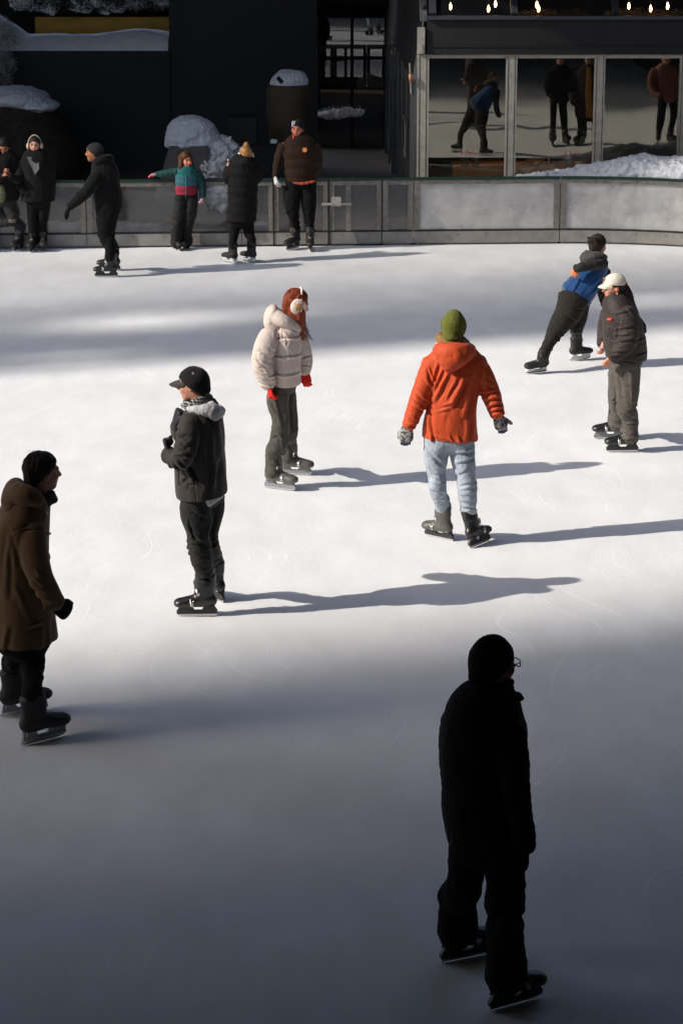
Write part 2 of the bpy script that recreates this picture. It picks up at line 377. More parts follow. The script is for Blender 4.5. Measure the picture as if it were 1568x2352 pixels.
def add_boot(root, pos, yaw, kind='hard', shell='plastic', holder='holder_black', roll=0, pitch=0, scale=1.0, extra_mat=None):
    """pos: blade centre on the ice, relative to root"""
    V, Q, hold, blade, extra, cache = boot_meshes(kind)
    def part(nm, key, v, f, m, parent, smooth=False):
        if (key, m.name) not in cache: o = mesh_obj(nm, v, f, m, None, smooth=smooth); cache[(key, m.name)] = o.data
        else: o = bpy.data.objects.new(nm, cache[(key, m.name)]); C.objects.link(o)
        o.parent = parent; return o
    b = part('skate_boot', 'boot', V, Q, MB[shell], root, True)
    b.matrix_local = Matrix.Translation(Vector(pos)) @ Matrix.Rotation(-R(yaw), 4, 'Z') @ Matrix.Rotation(R(pitch), 4, 'X') @ Matrix.Rotation(R(roll), 4, 'Y') @ Matrix.Scale(scale, 4)
    part('blade_holder', 'hold', *hold, MB[holder], b); part('blade', 'blade', *blade, MB['steel'], b)
    for nm, (v, f), mm in extra: part(nm, nm, v, f, MB[extra_mat or mm], b, True)
    return b

def hand(s, w, d, palm, thumb, size=1.0, curl=0.6, fat=1.0, spread=0.06, tag_=1, thumb_curl=0.3):
    """w wrist, d towards the fingers, palm normal, thumb = +-1 side"""
    w = np.array(w, float); d = unit(d); n = unit(np.array(palm, float)-np.dot(palm, d)*d); sd = np.cross(d, n)*thumb; z = size
    k = w+d*0.088*z; f = 0.0092*z*fat
    s.loft([w-d*0.02*z, w+d*0.03*z, k], [(0.024*z*fat, 0.020*z*fat), (0.037*z*fat, 0.0165*z*fat), (0.041*z*fat, 0.0145*z*fat)], side=n, k=0.012, tag=tag_)
    for i, (off, ln) in enumerate(((0.030, 0.074), (0.010, 0.083), (-0.010, 0.077), (-0.029, 0.060))):
        p = k+sd*off*z-d*0.004; a = (off/0.03)*spread; dd = unit(d+sd*a); pts = [p]; ang = 0.25*curl; L = ln*z
        for fr, inc in ((0.42, 0.9), (0.32, 1.0), (0.26, 0.8)):
            ang += inc*curl*(1+0.06*i); q = dd*math.cos(ang)+n*math.sin(ang); p = p+q*L*fr; pts.append(p)
        s.loft(pts, [(f*1.06,)*2, (f,)*2, (f*0.93,)*2, (f*0.8,)*2], k=0.005, sub=2, tag=tag_)
    p0 = w+d*0.022*z+sd*0.024*z; t1 = unit(d*0.75+sd*0.75+n*0.25); p1 = p0+t1*0.042*z; t2 = unit(d*0.95+sd*(0.3-thumb_curl*0.5)+n*(0.35+thumb_curl)); p2 = p1+t2*0.034*z; p3 = p2+unit(t2+n*0.3)*0.024*z
    s.loft([p0, p1, p2, p3], [(0.0145*z*fat,)*2, (0.0118*z*fat,)*2, (0.0105*z*fat,)*2, (0.009*z*fat,)*2], k=0.01, sub=2, tag=tag_)

class Frame:
    def __init__(f, x0, y0, s): f.x0, f.y0, f.s = x0, y0, s
FG, FW, FO, FR = Frame(550, 1400, .4509), Frame(900, 1100, .37406), Frame(1500, 1200, .42523), Frame(2000, 880, .44069)
FD, FK, FL, FM = Frame(0, 1740, .52701), Frame(1600, 2450, .67427), Frame(0, 480, .35714), Frame(550, 400, .47832)

class Person:
    """joints are given as image column, image row and depth offset in metres, and turned into points in space"""
    def __init__(p, frame, foot, metric=None):
        p.f = frame; p.metric = metric
        if metric is None:
            g = ground((frame.x0+foot[0]*frame.s)/1.7162, (frame.y0+foot[1]*frame.s)/1.7162)
            p.o = np.array([g[0], g[1], 0.0045]); p.Y = g[1]; d = math.hypot(p.Y, EYE-0.9); p.m = frame.s*d/(FPX*1.7162)
        else: p.o = np.array([metric[0], metric[1], 0.0045]); p.m = 1.0
    def pt(p, x, y, dy=0):
        if p.metric is not None:
            c, s_ = math.cos(p.metric[2]), math.sin(p.metric[2]); return np.array([x*c-dy*s_, x*s_+dy*c, y])
        q = atY((p.f.x0+x*p.f.s)/1.7162, (p.f.y0+y*p.f.s)/1.7162, p.Y+dy); return q-p.o
    def gnd(p, x, y):
        if p.metric is not None: return p.pt(x, 0, y)
        g = ground((p.f.x0+x*p.f.s)/1.7162, (p.f.y0+y*p.f.s)/1.7162, 0.0045); return np.array([g[0], g[1], 0.0045])-p.o
    def L(p, s, pts, fold=None, **kw):
        P = [p.pt(*q[:3]) for q in pts]; Rr = [(q[3]*p.m, (q[4] if len(q) > 4 else q[3]*0.95)*p.m) for q in pts]
        s.loft(P, Rr, fold=fold, **kw)
    def E(p, s, c, r, **kw): s.ell(p.pt(*c), [a*p.m for a in r], **kw)
    # --- head and body
    def start(p, label, head, yaw, pitch=0, roll=0, size=1.0, skin=(0.50, 0.25, 0.165), torso=(), limbs=(), hands=(), group=None, gl=1.0, neck_to=None, bts=None):
        c = p.pt(*head); p.hc = c; p.hs = size
        Ry = np.array(Matrix.Rotation(-R(yaw), 3, 'Z') @ Matrix.Rotation(-R(pitch), 3, 'X') @ Matrix.Rotation(R(roll), 3, 'Y')); p.hR = Ry
        s = Solid(0.0062); p.body = s; z = size
        E = lambda q, r, k=0.02, **kw: s.ell(p.H(q), [a*z for a in r], k=k, R=Ry, **kw)
        E((0, -0.012, 0.035), (0.077, 0.097, 0.085)); E((0, 0.028, -0.03), (0.064, 0.068, 0.075), 0.03); E((0, 0.05, -0.088), (0.034, 0.034, 0.028), 0.03)
        E((0, 0.078, 0.028), (0.05, 0.02, 0.012), 0.02)
        for sx in (-1, 1):
            E((sx*0.036, 0.066, -0.022), (0.024, 0.022, 0.022), 0.02); E((sx*0.079, -0.008, -0.008), (0.009, 0.02, 0.03), 0.006, tag=3)
            E((sx*0.031, 0.101, 0.008), (0.015, 0.02, 0.010), 0.012, neg=True); E((sx*0.031, 0.082, 0.008), (0.013, 0.011, 0.010), 0.004, tag=4)
        s.loft([p.H((0, 0.09, 0.02)), p.H((0, 0.112, -0.022))], [(0.008*z, 0.009*z), (0.014*z, 0.012*z)], k=0.012, tag=2)
        E((0, 0.098, -0.026), (0.017, 0.012, 0.008), 0.008, tag=2); E((0, 0.09, -0.05), (0.022, 0.009, 0.0055), 0.006, tag=5); E((0, 0.088, -0.061), (0.019, 0.009, 0.006), 0.006, tag=5)
        nk = c+np.array([0, 0, -0.17*z])*0.9 if neck_to is None else p.pt(*neck_to)
        s.loft([c+Ry@np.array([0, -0.025, -0.06])*z, nk], [(0.056*z,)*2, (0.06*z,)*2], k=0.03)
        for t in torso: p.L(s, t[:-2] if len(t) > 4 else t[:-1], k=0.03)
        for t in limbs:
            P = [p.pt(*q[:3]) for q in t]; Rr = [(q[3]*p.m, (q[4] if len(q) > 4 else q[3]*0.95)*p.m) for q in t]
            if bts and P[-1][2] < 0.6:
                b = min(bts, key=lambda b: np.linalg.norm(p.shaft(b, .3)-P[-1]))
                while len(P) > 2 and P[-1][2] < 0.58: P.pop(); Rr.pop()
                Rr = [tuple(.65*a for a in q) for q in Rr]
            s.loft(P, Rr, k=0.02)
        for h in hands: hand(s, **h)
        V, Q, i = s.build(); col = np.tile(np.array(skin), (len(V), 1)); tg = i['tag']
        col[tg == 5] = np.array(skin)*(0.85, 0.42, 0.42); col[tg == 4] = (0.05, 0.035, 0.03); col[tg == 3] = np.array(skin)*(1, 0.85, 0.85); col[tg == 2] = np.array(skin)*(1.02, 0.9, 0.88)
        lv = (V-c)@Ry/z; br = (np.abs(lv[:, 2]-0.034) < 0.006) & (np.abs(np.abs(lv[:, 0])-0.033) < 0.02) & (lv[:, 1] > 0.06); col[br] = (0.04, 0.025, 0.02)
        p.root = mesh_obj('person', V, Q, SKIN, None, p.o, col=col)
        tag(p.root, label, 'person', group); return p.root
    def H(p, q): return p.hc+p.hR@(np.array(q, float)*p.hs)
    def HL(p, s, pts, rad, **kw): s.loft([p.H(q) for q in pts], [tuple(a*p.hs for a in (r if hasattr(r, '__len__') else (r, r))) for r in rad], **kw)
    def HE(p, s, q, r, **kw): s.ell(p.H(q), [a*p.hs for a in r], R=p.hR, **kw)
    def out(p, name, s, m, colf=None, parent=None, label=None):
        V, Q, i = s.build(); col = None
        if colf is not None: col = colf(V, i)
        o = mesh_obj(name, V, Q, m, parent or p.root, col=col)
        if label: o['label'] = label
        return o
    def beanie(p, m, low=0.0, knit=True, tilt=0.0, peak=0.0, name='beanie', grow=1.0, colf=None):
        s = Solid(0.006); f = (lambda s_, u, v, t, P: 0.0005*np.sin(P[:, 0]*260+P[:, 1]*180)+0.006*(vnoise(P*14, 4)-0.5)+0.003*(vnoise(P*30, 5)-0.5)) if knit else creases(0.002, 12, 10, seed=3)
        g = grow; p.HE(s, (0, -0.016, 0.04), (0.089*g, 0.11*g, 0.098*g), fold=f)
        if peak: p.HE(s, (0, -0.02, 0.1), (0.055, 0.065, 0.05+peak), k=0.04, fold=f)
        p.HL(s, [(0, -0.035, 0.02), (0, -0.06, -0.035-low)], [(0.083*g, 0.085*g), (0.074*g, 0.06*g)], k=0.04, fold=f)
        R3 = p.hR; s.cut(p.H((0, 0.05, 0.03)), R3@np.array([0, 0.62+tilt, -0.78]))
        s.cut(p.H((0, -0.06, -0.055-low)), R3@np.array([0, 0, -1.0]))
        return p.out(name, s, m, colf)
    def cap(p, m, under=None, name='cap', brimlen=0.075, panel=None):
        s = Solid(0.005); f = creases(0.0015, 10, 8, seed=3)
        p.HE(s, (0, -0.012, 0.045), (0.095, 0.115, 0.1), fold=f)
        s.cut(p.H((0, 0.04, 0.038)), p.hR@np.array([0, 0.1, -1.0]))
        o = p.out(name, s, m)
        p.visor(m if under is None else under, o, brimlen)

        V, F = tube([p.H((0, -0.01, 0.131)), p.H((0, -0.01, 0.138))], 0.008*p.hs, 10); mesh_obj('button', V, F, m, o)
        return o
    def visor(p, m, parent, L=0.07, z=0.045):
        V, F = [], []; n, k = 14, 6
        for top in (0, 1):
            for i in range(n+1):
                a = -1+2*i/n
                for j in range(k+1):
                    t = j/k; x = 0.078*a*(1-0.22*t*t); y0 = 0.097*math.sqrt(max(0, 1-(0.078*a/0.09)**2))-0.006; y = y0+(L*math.sqrt(max(0, 1-abs(a)**3))+.004)*t
                    V.append(tuple(p.H((x, y, z-0.010*t-0.016*a*a*t-0.02*t*t*(L/0.09)+0.004*top-0.010*a*a))))
        w_ = k+1; o_ = (n+1)*w_
        for i in range(n):
            for j in range(k): a = i*w_+j; F += [[a, a+1, a+w_+1, a+w_], [o_+a, o_+a+w_, o_+a+w_+1, o_+a+1]]
        for i in range(n): a = i*w_+k; F.append([a, o_+a, o_+a+w_, a+w_])
        return mesh_obj('visor', V, F, m, parent)
    def shaft(p, b, z, back=0.057):
        pos, yaw, kw = b; s_ = kw.get('scale', 1.0)
        M = Matrix.Translation(Vector(tuple(pos))) @ Matrix.Rotation(-R(yaw), 4, 'Z') @ Matrix.Rotation(R(kw.get('pitch', 0)), 4, 'X') @ Matrix.Rotation(R(kw.get('roll', 0)), 4, 'Y') @ Matrix.Scale(s_, 4)
        return np.array(M @ Vector((0, -back, z)))
    def leg(p, s, pts, b, fold=None, low=0.29, r0=0.066, r1=0.07, **kw):
        """trouser leg that ends on the boot shaft, low = height of its hem above the ice"""
        P = [p.pt(*q[:3]) for q in pts]; Rr = [(q[3]*p.m, (q[4] if len(q) > 4 else q[3]*0.95)*p.m) for q in pts]
        zz = p.shaft(b, low)[2]
        while len(P) > 2 and P[-1][2] < max(zz+0.10, .42): P.pop(); Rr.pop()
        if low < .25: P += [p.shaft(b, .35)]; Rr += [(r0*1.02, r0*1.14)]
        P += [p.shaft(b, low+.045), p.shaft(b, low)]; Rr += [(r0, r0*1.12), (r1, r1*1.14)]
        kw.setdefault('cap', .2); s.loft(P, Rr, fold=fold, **kw)
    def pelvis(p, s, tor, f=.84):
        a, b = tor[-2], tor[-1]; q = lambda t, y=0: (t[0], t[1]+y, t[2], t[3]*f, (t[4] if len(t) > 4 else t[3]*.95)*f)
        p.L(s, [q(a), q(b)], k=.05, cap=.8)
    def boots(p, bs):
        for pos, yaw, kw in bs: add_boot(p.root, pos, yaw, **kw)
    def torso(p, s, pts, fold, hem=None, tilt=0.0, **kw):
        """garment body with a crisp cut hem; sleeves are added after the cut"""
        P = [p.pt(*q[:3]) for q in pts]; Rr = [(q[3]*p.m, (q[4] if len(q) > 4 else q[3]*0.95)*p.m) for q in pts]
        c = p.pt(*hem) if hem else P[-1]+np.array([0, 0, .01]); P.append(P[-1]+unit(P[-1]-P[-2])*.06); Rr.append(Rr[-1])
        s.loft(P, Rr, fold=fold, **kw); s.cut(c, (tilt, 0, -1)); s.stage = 1
    def hair(p, col, long=(), short=True, seed=1, vol=1.0, cutface=True):
        s = Solid(0.006); st = lambda s_, u, v, t, P: 0.006*(vnoise(np.stack([P[:, 0]*70, P[:, 1]*70, P[:, 2]*12], 1), seed)-0.5)+0.011*(vnoise(P*24, seed+2)-0.5)+0.004
        if short:
            p.HE(s, (0, -0.022, 0.045), (0.087*vol, 0.105*vol, 0.094*vol), fold=st); p.HL(s, [(0, -0.05, 0.0), (0, -0.065, -0.06)], [(0.077*vol, 0.06), (0.062, 0.04)], k=0.03, fold=st)
        if cutface: s.cut(p.H((0, 0.06, 0.055)), p.hR@np.array([0, 0.72, -0.69]))
        o = p.out('hair', s, hairmat(col)) if short else None
        if long:
            s = Solid(0.006)
            for pts, rad in long: p.HL(s, pts, rad, k=0.008, fold=lambda s_, u, v, t, P: 0.009*(vnoise(np.stack([u*90, v*60, s_*5], 1), seed)-0.5))
            q = p.out('hair_lock', s, hairmat(col), parent=o or p.root)
        return o
    def tousle(p, col, n=140, seed=1, r=.0026, lift=.05, fall=.8, up=1.2):
        rr = random.Random(seed); L_ = []
        while len(L_) < n:
            az = rr.uniform(-math.pi, math.pi); el = rr.uniform(-.15, up); az2 = az+rr.uniform(-.5, .5); f = rr.uniform(.5, 1)*fall; q = []
            for i in range(6):
                t = i/5; a = az+(az2-az)*t; e = el-f*t; m = 1.0+lift*math.sin(math.pi*t)+.015; q.append((.088*math.cos(e)*math.sin(a)*m, -.022+.106*math.cos(e)*math.cos(a)*m, .045+.095*math.sin(e)*m))
            if any(c[1] > .02 and c[2] < .055 for c in q) or any(c[2] < -.075 for c in q): continue
            L_.append(q)
        return p.strands(col, L_, r)
    def strands(p, col, lines, r=0.0022, parent=None, headspace=True):
        parts = []
        for pts in lines:
            q = [p.H(a) if headspace else a for a in pts]; n = len(q); parts.append(tube(q, [r*(1-0.75*i/(n-1)) for i in range(n)], 4))
        v, f = join(parts); return mesh_obj('hair_strand', v, f, hairmat(col), parent or p.root)
    def earmuffs(p, fur, bandm, inner=None, r=0.05, up=0.0, sides=(-1, 1)):
        V, F = tube([p.H((0.095*math.cos(a), -0.012+up, 0.0+0.151*math.sin(a))) for a in np.linspace(0.05, math.pi-0.05, 20)], 0.010*p.hs, 8)
        b = mesh_obj('earmuff_band', V, F, bandm, p.root)
        for sx in sides:
            s = Solid(0.0045); f = lambda s_, u, v, t, P: 0.0035*(vnoise(P*170, 9)-0.35)
            p.HE(s, (sx*0.098, -0.012+up, -0.01), (0.024, r, r*1.05), fold=f, k=0.01)
            o = p.out('earmuff_pad', s, fur, parent=b)
            if inner is not None:
                s = Solid(0.004); p.HE(s, (sx*0.121, -0.012+up, -0.01), (0.008, r*0.5, r*0.52), k=0.01); p.out('earmuff_disc', s, inner, parent=b)
        return b
def ringpts(c, rx, ry, n=14, tilt=(0, 0), a0=0, a1=2*math.pi):
    """ring in metres about point c; tilt = z change per unit x, y"""
    return [np.array(c)+np.array([rx*math.cos(a), ry*math.sin(a), tilt[0]*rx*math.cos(a)+tilt[1]*ry*math.sin(a)]) for a in np.linspace(a0, a1, n)]
# ---------------------------------------------------------------- setting
def ice_material():
    m = bpy.data.materials.new('ice'); m.use_nodes = True; n = m.node_tree; b = n.nodes['Principled BSDF']; L = n.links.new
    tc = n.nodes.new('ShaderNodeTexCoord'); wn = n.nodes.new('ShaderNodeTexNoise'); wn.inputs['Scale'].default_value = .22; wn.inputs['Detail'].default_value = 1; L(tc.outputs['Object'], wn.inputs['Vector'])
    wm = n.nodes.new('ShaderNodeVectorMath'); wm.operation = 'MULTIPLY_ADD'; L(wn.outputs['Color'], wm.inputs[0]); wm.inputs[1].default_value = (6, 6, 0); L(tc.outputs['Object'], wm.inputs[2])
    def noise(scale, detail, sc_=(1, 1, 1), rot=0, dist=0):
        mp = n.nodes.new('ShaderNodeMapping'); mp.inputs['Scale'].default_value = sc_; mp.inputs['Rotation'].default_value = (0, 0, R(rot)); L(wm.outputs[0] if dist else tc.outputs['Object'], mp.inputs[0])
        t = n.nodes.new('ShaderNodeTexNoise'); t.inputs['Scale'].default_value = scale; t.inputs['Detail'].default_value = detail; t.inputs['Distortion'].default_value = dist*.3
        L(mp.outputs[0], t.inputs['Vector']); return t.outputs[0]
    def rng(x, a, b_, c, d):
        r = n.nodes.new('ShaderNodeMapRange'); r.inputs[1].default_value = a; r.inputs[2].default_value = b_; r.inputs[3].default_value = c; r.inputs[4].default_value = d; L(x, r.inputs[0]); return r.outputs[0]
    def mul(x, y):
        q = n.nodes.new('ShaderNodeMath'); q.operation = 'MULTIPLY'; L(x, q.inputs[0]); L(y, q.inputs[1]); return q.outputs[0]
    big = rng(noise(.5, 5), .3, .7, .93, 1.03); mid = rng(noise(3, 8, (1, .45, 1), 15), .3, .7, .93, 1.035); fine = rng(noise(120, 4), .3, .7, .93, 1.05)
    v = mul(mul(big, mid), fine); hs = None
    for rot, sx, seed in ((80, 40, 1), (75, 55, 2), (-65, 50, 3), (105, 44, 4), (50, 60, 5)):
        q = noise(1.0, 2.5, (sx, .35, 1), rot, 1.1); ln = rng(q, .640, .672, 0, 1); msk = rng(noise(.9, 2, (1, 1, 1), rot*3), .52, .62, 0, 1); ln = mul(ln, msk)
        if hs is None: hs = ln
        else:
            a = n.nodes.new('ShaderNodeMath'); a.operation = 'MAXIMUM'; L(hs, a.inputs[0]); L(ln, a.inputs[1]); hs = a.outputs[0]
    v = mul(v, rng(hs, 0, 1, 1, 1.09))
    mx = n.nodes.new('ShaderNodeMix'); mx.data_type = 'RGBA'; mx.blend_type = 'MULTIPLY'; mx.inputs[0].default_value = 1; mx.inputs[6].default_value = (.79, .805, .815, 1); L(v, mx.inputs[7]); L(mx.outputs[2], b.inputs['Base Color'])
    L(rng(hs, 0, 1, .5, .6), b.inputs['Roughness']); b.inputs['Specular IOR Level'].default_value = .18
    ad = n.nodes.new('ShaderNodeMath'); ad.operation = 'ADD'; L(rng(noise(14, 8, (1, .5, 1), 20), 0, 1, 0, 1), ad.inputs[0]); L(rng(hs, 0, 1, 0, .3), ad.inputs[1])
    bp = n.nodes.new('ShaderNodeBump'); bp.inputs['Strength'].default_value = .35; bp.inputs['Distance'].default_value = .006; L(ad.outputs[0], bp.inputs['Height']); L(bp.outputs[0], b.inputs['Normal'])
    return m
def sheet(name, x0, x1, y0, y1, z, m, kind='structure'):
    o = mesh_obj(name, [(x0, y0, z), (x1, y0, z), (x1, y1, z), (x0, y1, z)], [[0, 1, 2, 3]], m, smooth=False); tag(o, kind=kind); return o
PAVE = mat('dark_paving', (.11, .084, .062), .75, var=.3, vscale=3, bump=.004, bscale=12)
sheet('ground', -160, 160, -160, 160, -.03, PAVE)
# rink outline: straight boards, curving towards the viewer on the right
BL, BRr = ground(0, 571), ground(1288, 559)
bdir = unit(BRr-BL); bn_ = np.array([-bdir[1], bdir[0], 0]); RADC = 4.6
def rim(s_):
    """point and tangent at distance s_ along the board line (0 = image left edge)"""
    S1 = np.linalg.norm(BRr-BL)-.15
    if s_ <= S1: return BL+bdir*s_, bdir
    a = min((s_-S1)/RADC, math.pi*.62); c = BL+bdir*S1-bn_*RADC
    return c+RADC*(bn_*math.cos(a)+bdir*math.sin(a)), unit(bdir*math.cos(a)-bn_*math.sin(a))
outline = [rim(s_)[0] for s_ in np.concatenate([[-6], np.linspace(7.8, 7.8+RADC*math.pi*.62, 26)])]
outline = [(q[0], q[1], 0.0) for q in outline]; xr = outline[-1][0]; outline += [(xr, -12, 0.0), (outline[0][0], -12, 0.0)]
ICE = ice_material(); ice = mesh_obj('ice', outline, [list(range(len(outline)))[::-1]], ICE, smooth=False); tag(ice, kind='structure')

FRAME = mat('aluminium_frame', (.20, .185, .16), .5, .35, .35, 14, .002, 40); KICK = mat('kick_board', (.24, .225, .205), .6, 0, .18, 8, .002, 30)
RAILM = mat('green_rail_cap', (.004, .035, .022), .45, 0, .2, 10); DARKG = mat('gasket', (.012, .013, .013), .6); BOLT = mat('bolt_head', (.05, .045, .04), .4, .6)
def glassy(name, refl=.06, tint=(.82, .85, .86), rough=.02, alpha=.12, smear=(.3, .3, .3), tone=None, wave=0, vary=1):
    m = bpy.data.materials.new(name); m.use_nodes = True; n = m.node_tree; n.nodes.remove(n.nodes['Principled BSDF']); L = n.links.new; out = n.nodes['Material Output']
    tr = n.nodes.new('ShaderNodeBsdfTransparent'); tr.inputs[0].default_value = (*tint, 1); gl = n.nodes.new('ShaderNodeBsdfGlossy'); gl.inputs['Roughness'].default_value = rough
    if tone: gl.inputs[0].default_value = (*tone, 1)
    if wave:
        tw = n.nodes.new('ShaderNodeTexNoise'); tw.inputs['Scale'].default_value = 1.1; tw.inputs['Detail'].default_value = 1; tcw = n.nodes.new('ShaderNodeTexCoord'); L(tcw.outputs['Object'], tw.inputs['Vector'])
        bw = n.nodes.new('ShaderNodeBump'); bw.inputs['Distance'].default_value = wave; bw.inputs['Strength'].default_value = 1; L(tw.outputs[0], bw.inputs['Height']); L(bw.outputs[0], gl.inputs['Normal'])
    df = n.nodes.new('ShaderNodeBsdfDiffuse'); df.inputs[0].default_value = (*smear, 1); lw = n.nodes.new('ShaderNodeLayerWeight'); lw.inputs[0].default_value = .35
    mr = n.nodes.new('ShaderNodeMapRange'); mr.inputs[3].default_value = refl; mr.inputs[4].default_value = 1; L(lw.outputs['Fresnel'], mr.inputs[0])
    tc = n.nodes.new('ShaderNodeTexCoord'); t = n.nodes.new('ShaderNodeTexNoise'); t.inputs['Scale'].default_value = 3; t.inputs['Detail'].default_value = 7; L(tc.outputs['Object'], t.inputs[0])
    m2 = n.nodes.new('ShaderNodeMapRange'); m2.inputs[1].default_value = .3; m2.inputs[2].default_value = .8; m2.inputs[3].default_value = alpha*(1-.6*vary); m2.inputs[4].default_value = alpha*(1+.8*vary); L(t.outputs[0], m2.inputs[0])
    a = n.nodes.new('ShaderNodeMixShader'); L(m2.outputs[0], a.inputs[0]); L(tr.outputs[0], a.inputs[1]); L(df.outputs[0], a.inputs[2])
    b = n.nodes.new('ShaderNodeMixShader'); L(mr.outputs[0], b.inputs[0]); L(a.outputs[0], b.inputs[1]); L(gl.outputs[0], b.inputs[2]); L(b.outputs[0], out.inputs[0])
    return m
PANEL = glassy('scuffed_clear_panel', .015, (.97, .965, .95), .08, .05, (.35, .33, .30))
BRIGHTP = glassy('brightened_panel', .02, (.95, .95, .95), .15, .42, (.78, .76, .73), vary=.65)  # milky film added to brighten the packed snow behind
def bar(a, b, w_, h_, up=(0, 0, 1)):
    """square bar from a to b: w_ horizontal thickness, h_ along up"""
    a, b, up = np.array(a, float), np.array(b, float), np.array(up, float); d = unit(b-a); s_ = unit(np.cross(d, up)); u = np.cross(s_, d); V = []
    for q in (a, b):
        for i, j in ((-1, -1), (1, -1), (1, 1), (-1, 1)): V.append(tuple(q+s_*i*w_/2+u*j*h_/2))
    return V, [[3, 2, 1, 0], [4, 5, 6, 7], [0, 1, 5, 4], [1, 2, 6, 5], [2, 3, 7, 6], [3, 0, 4, 7]]
def barobj(name, bars, m, parent=None, smooth=False, loc=(0, 0, 0)):
    v, f = join(bars); return mesh_obj(name, v, f, m, parent, loc, smooth)
RH, KH = .965, .20
def s_of(px): return float(np.dot(ground(px, 565)-BL, bdir))
def section(px0, px1, label, gate=False, nseg=1, pm=None, s0=None, s1=None, post=.085, snow=None):
    s0 = s_of(px0) if s0 is None else s0; s1 = s_of(px1) if s1 is None else s1; o0, _ = rim((s0+s1)/2)
    t = empty('rink_gate' if gate else 'rink_board', (o0[0], o0[1], 0)); tag(t, label, 'rink gate' if gate else 'rink board', 'boards around the rink')
    P = lambda s_, z, off=0.0: rim(s_)[0]+np.array([-rim(s_)[1][1], rim(s_)[1][0], 0])*off+np.array([0, 0, z])-np.array([o0[0], o0[1], 0])
    ss = np.linspace(s0+.006, s1-.006, nseg+1); g = .008; fr, kb, cap_, gk = [], [], [], []
    for a, b in zip(ss[:-1], ss[1:]):
        fr.append(bar(P(a, RH-.045), P(b, RH-.045), .05, .06)); kb.append(bar(P(a, KH/2+.012, -.012), P(b, KH/2+.012, -.012), .03, KH-.03)); cap_.append(bar(P(a, RH+.008, 0), P(b, RH+.008, 0), .075, .03)); gk.append(bar(P(a, KH+.012), P(b, KH+.012), .04, .022))
        pv = [tuple(P(a, KH+.02, .006)), tuple(P(b, KH+.02, .006)), tuple(P(b, RH-.06, .006)), tuple(P(a, RH-.06, .006))]
        v2 = pv+[tuple(P(a, KH+.02, .014)), tuple(P(b, KH+.02, .014)), tuple(P(b, RH-.06, .014)), tuple(P(a, RH-.06, .014))]
        mesh_obj('clear_panel', v2, [[3, 2, 1, 0], [4, 5, 6, 7], [0, 1, 5, 4], [2, 3, 7, 6]], pm or PANEL, t, smooth=False)
    for a in (s0+post/2+g, s1-post/2-g):
        fr.append(bar(P(a, KH+.024), P(a, RH-.0765), .047, post, unit(rim(a)[1])))
    barobj('frame', fr, FRAME, t); barobj('kick_board', kb, KICK, t); barobj('rail_cap', cap_, RAILM, t); barobj('gasket', gk, DARKG, t)
    n_ = max(2, int((s1-s0)/.4))
    for i in range(n_):
        a = s0+(i+.5)*(s1-s0)/n_
        for z, off in ((RH-.045, -.026), (KH-.045, -.028)): v_, f_ = tube([P(a, z, off), P(a, z, off-.006)], .008, 8); mesh_obj('bolt', v_, f_, BOLT, t)
    if gate: barobj('gate_edge', [bar(P(s0+.01, .012, -.03), P(s1-.01, .012, -.03), .02, .022), bar(P(s0+.008, .03, -.028), P(s0+.008, RH, -.028), .012, .014, unit(rim(s0)[1])), bar(P(s1-.008, .03, -.028), P(s1-.008, RH, -.028), .012, .014, unit(rim(s1)[1]))], DARKG, t)
    return t, P
section(-190, 202, 'clear rink board at the left end behind the two people leaning there', post=.075)
section(202, 555, 'long clear rink board behind the black-clad skater and the child', post=.075)
section(555, 628, 'narrow clear rink board left of the gate, behind the photographer', post=.06)
section(628, 755, 'left half of the rink gate, behind the steward', True, post=.07)
t, P = section(755, 878, 'right half of the rink gate with the white latch', True, post=.07)
a0 = s_of(800); barobj('gate_stile', [bar(P(a0, KH+.02, -.002), P(a0, RH-.076, -.002), .04, .065, bdir)], FRAME, t)
LT = mat('latch_metal', (.42, .40, .37), .5, .2, .2, 20)
barobj('latch', [bar(P(s_of(772), .58, -.03), P(s_of(772), .72, -.03), .02, .14, bdir), bar(P(s_of(738), .615, -.045), P(s_of(764), .615, -.045), .02, .035), bar(P(s_of(780), .615, -.045), P(s_of(807), .615, -.045), .02, .035)], LT, t)
section(878, 950, 'narrow clear rink board right of the gate', post=.075)
section(950, 1288, 'rink board packed with snow right of the gate', post=.085, pm=BRIGHTP)
section(1288, 1700, 'curved rink board packed with snow at the right edge', nseg=6, s1=s_of(1288)+2.25, post=.085, pm=BRIGHTP)
sA = s_of(1288)+2.25
for k_ in range(3): section(0, 0, 'curved rink board beyond the right edge of the view'+(', first', ', second', ', third')[k_], nseg=6, s0=sA+2.3*k_, s1=sA+2.3*(k_+1))
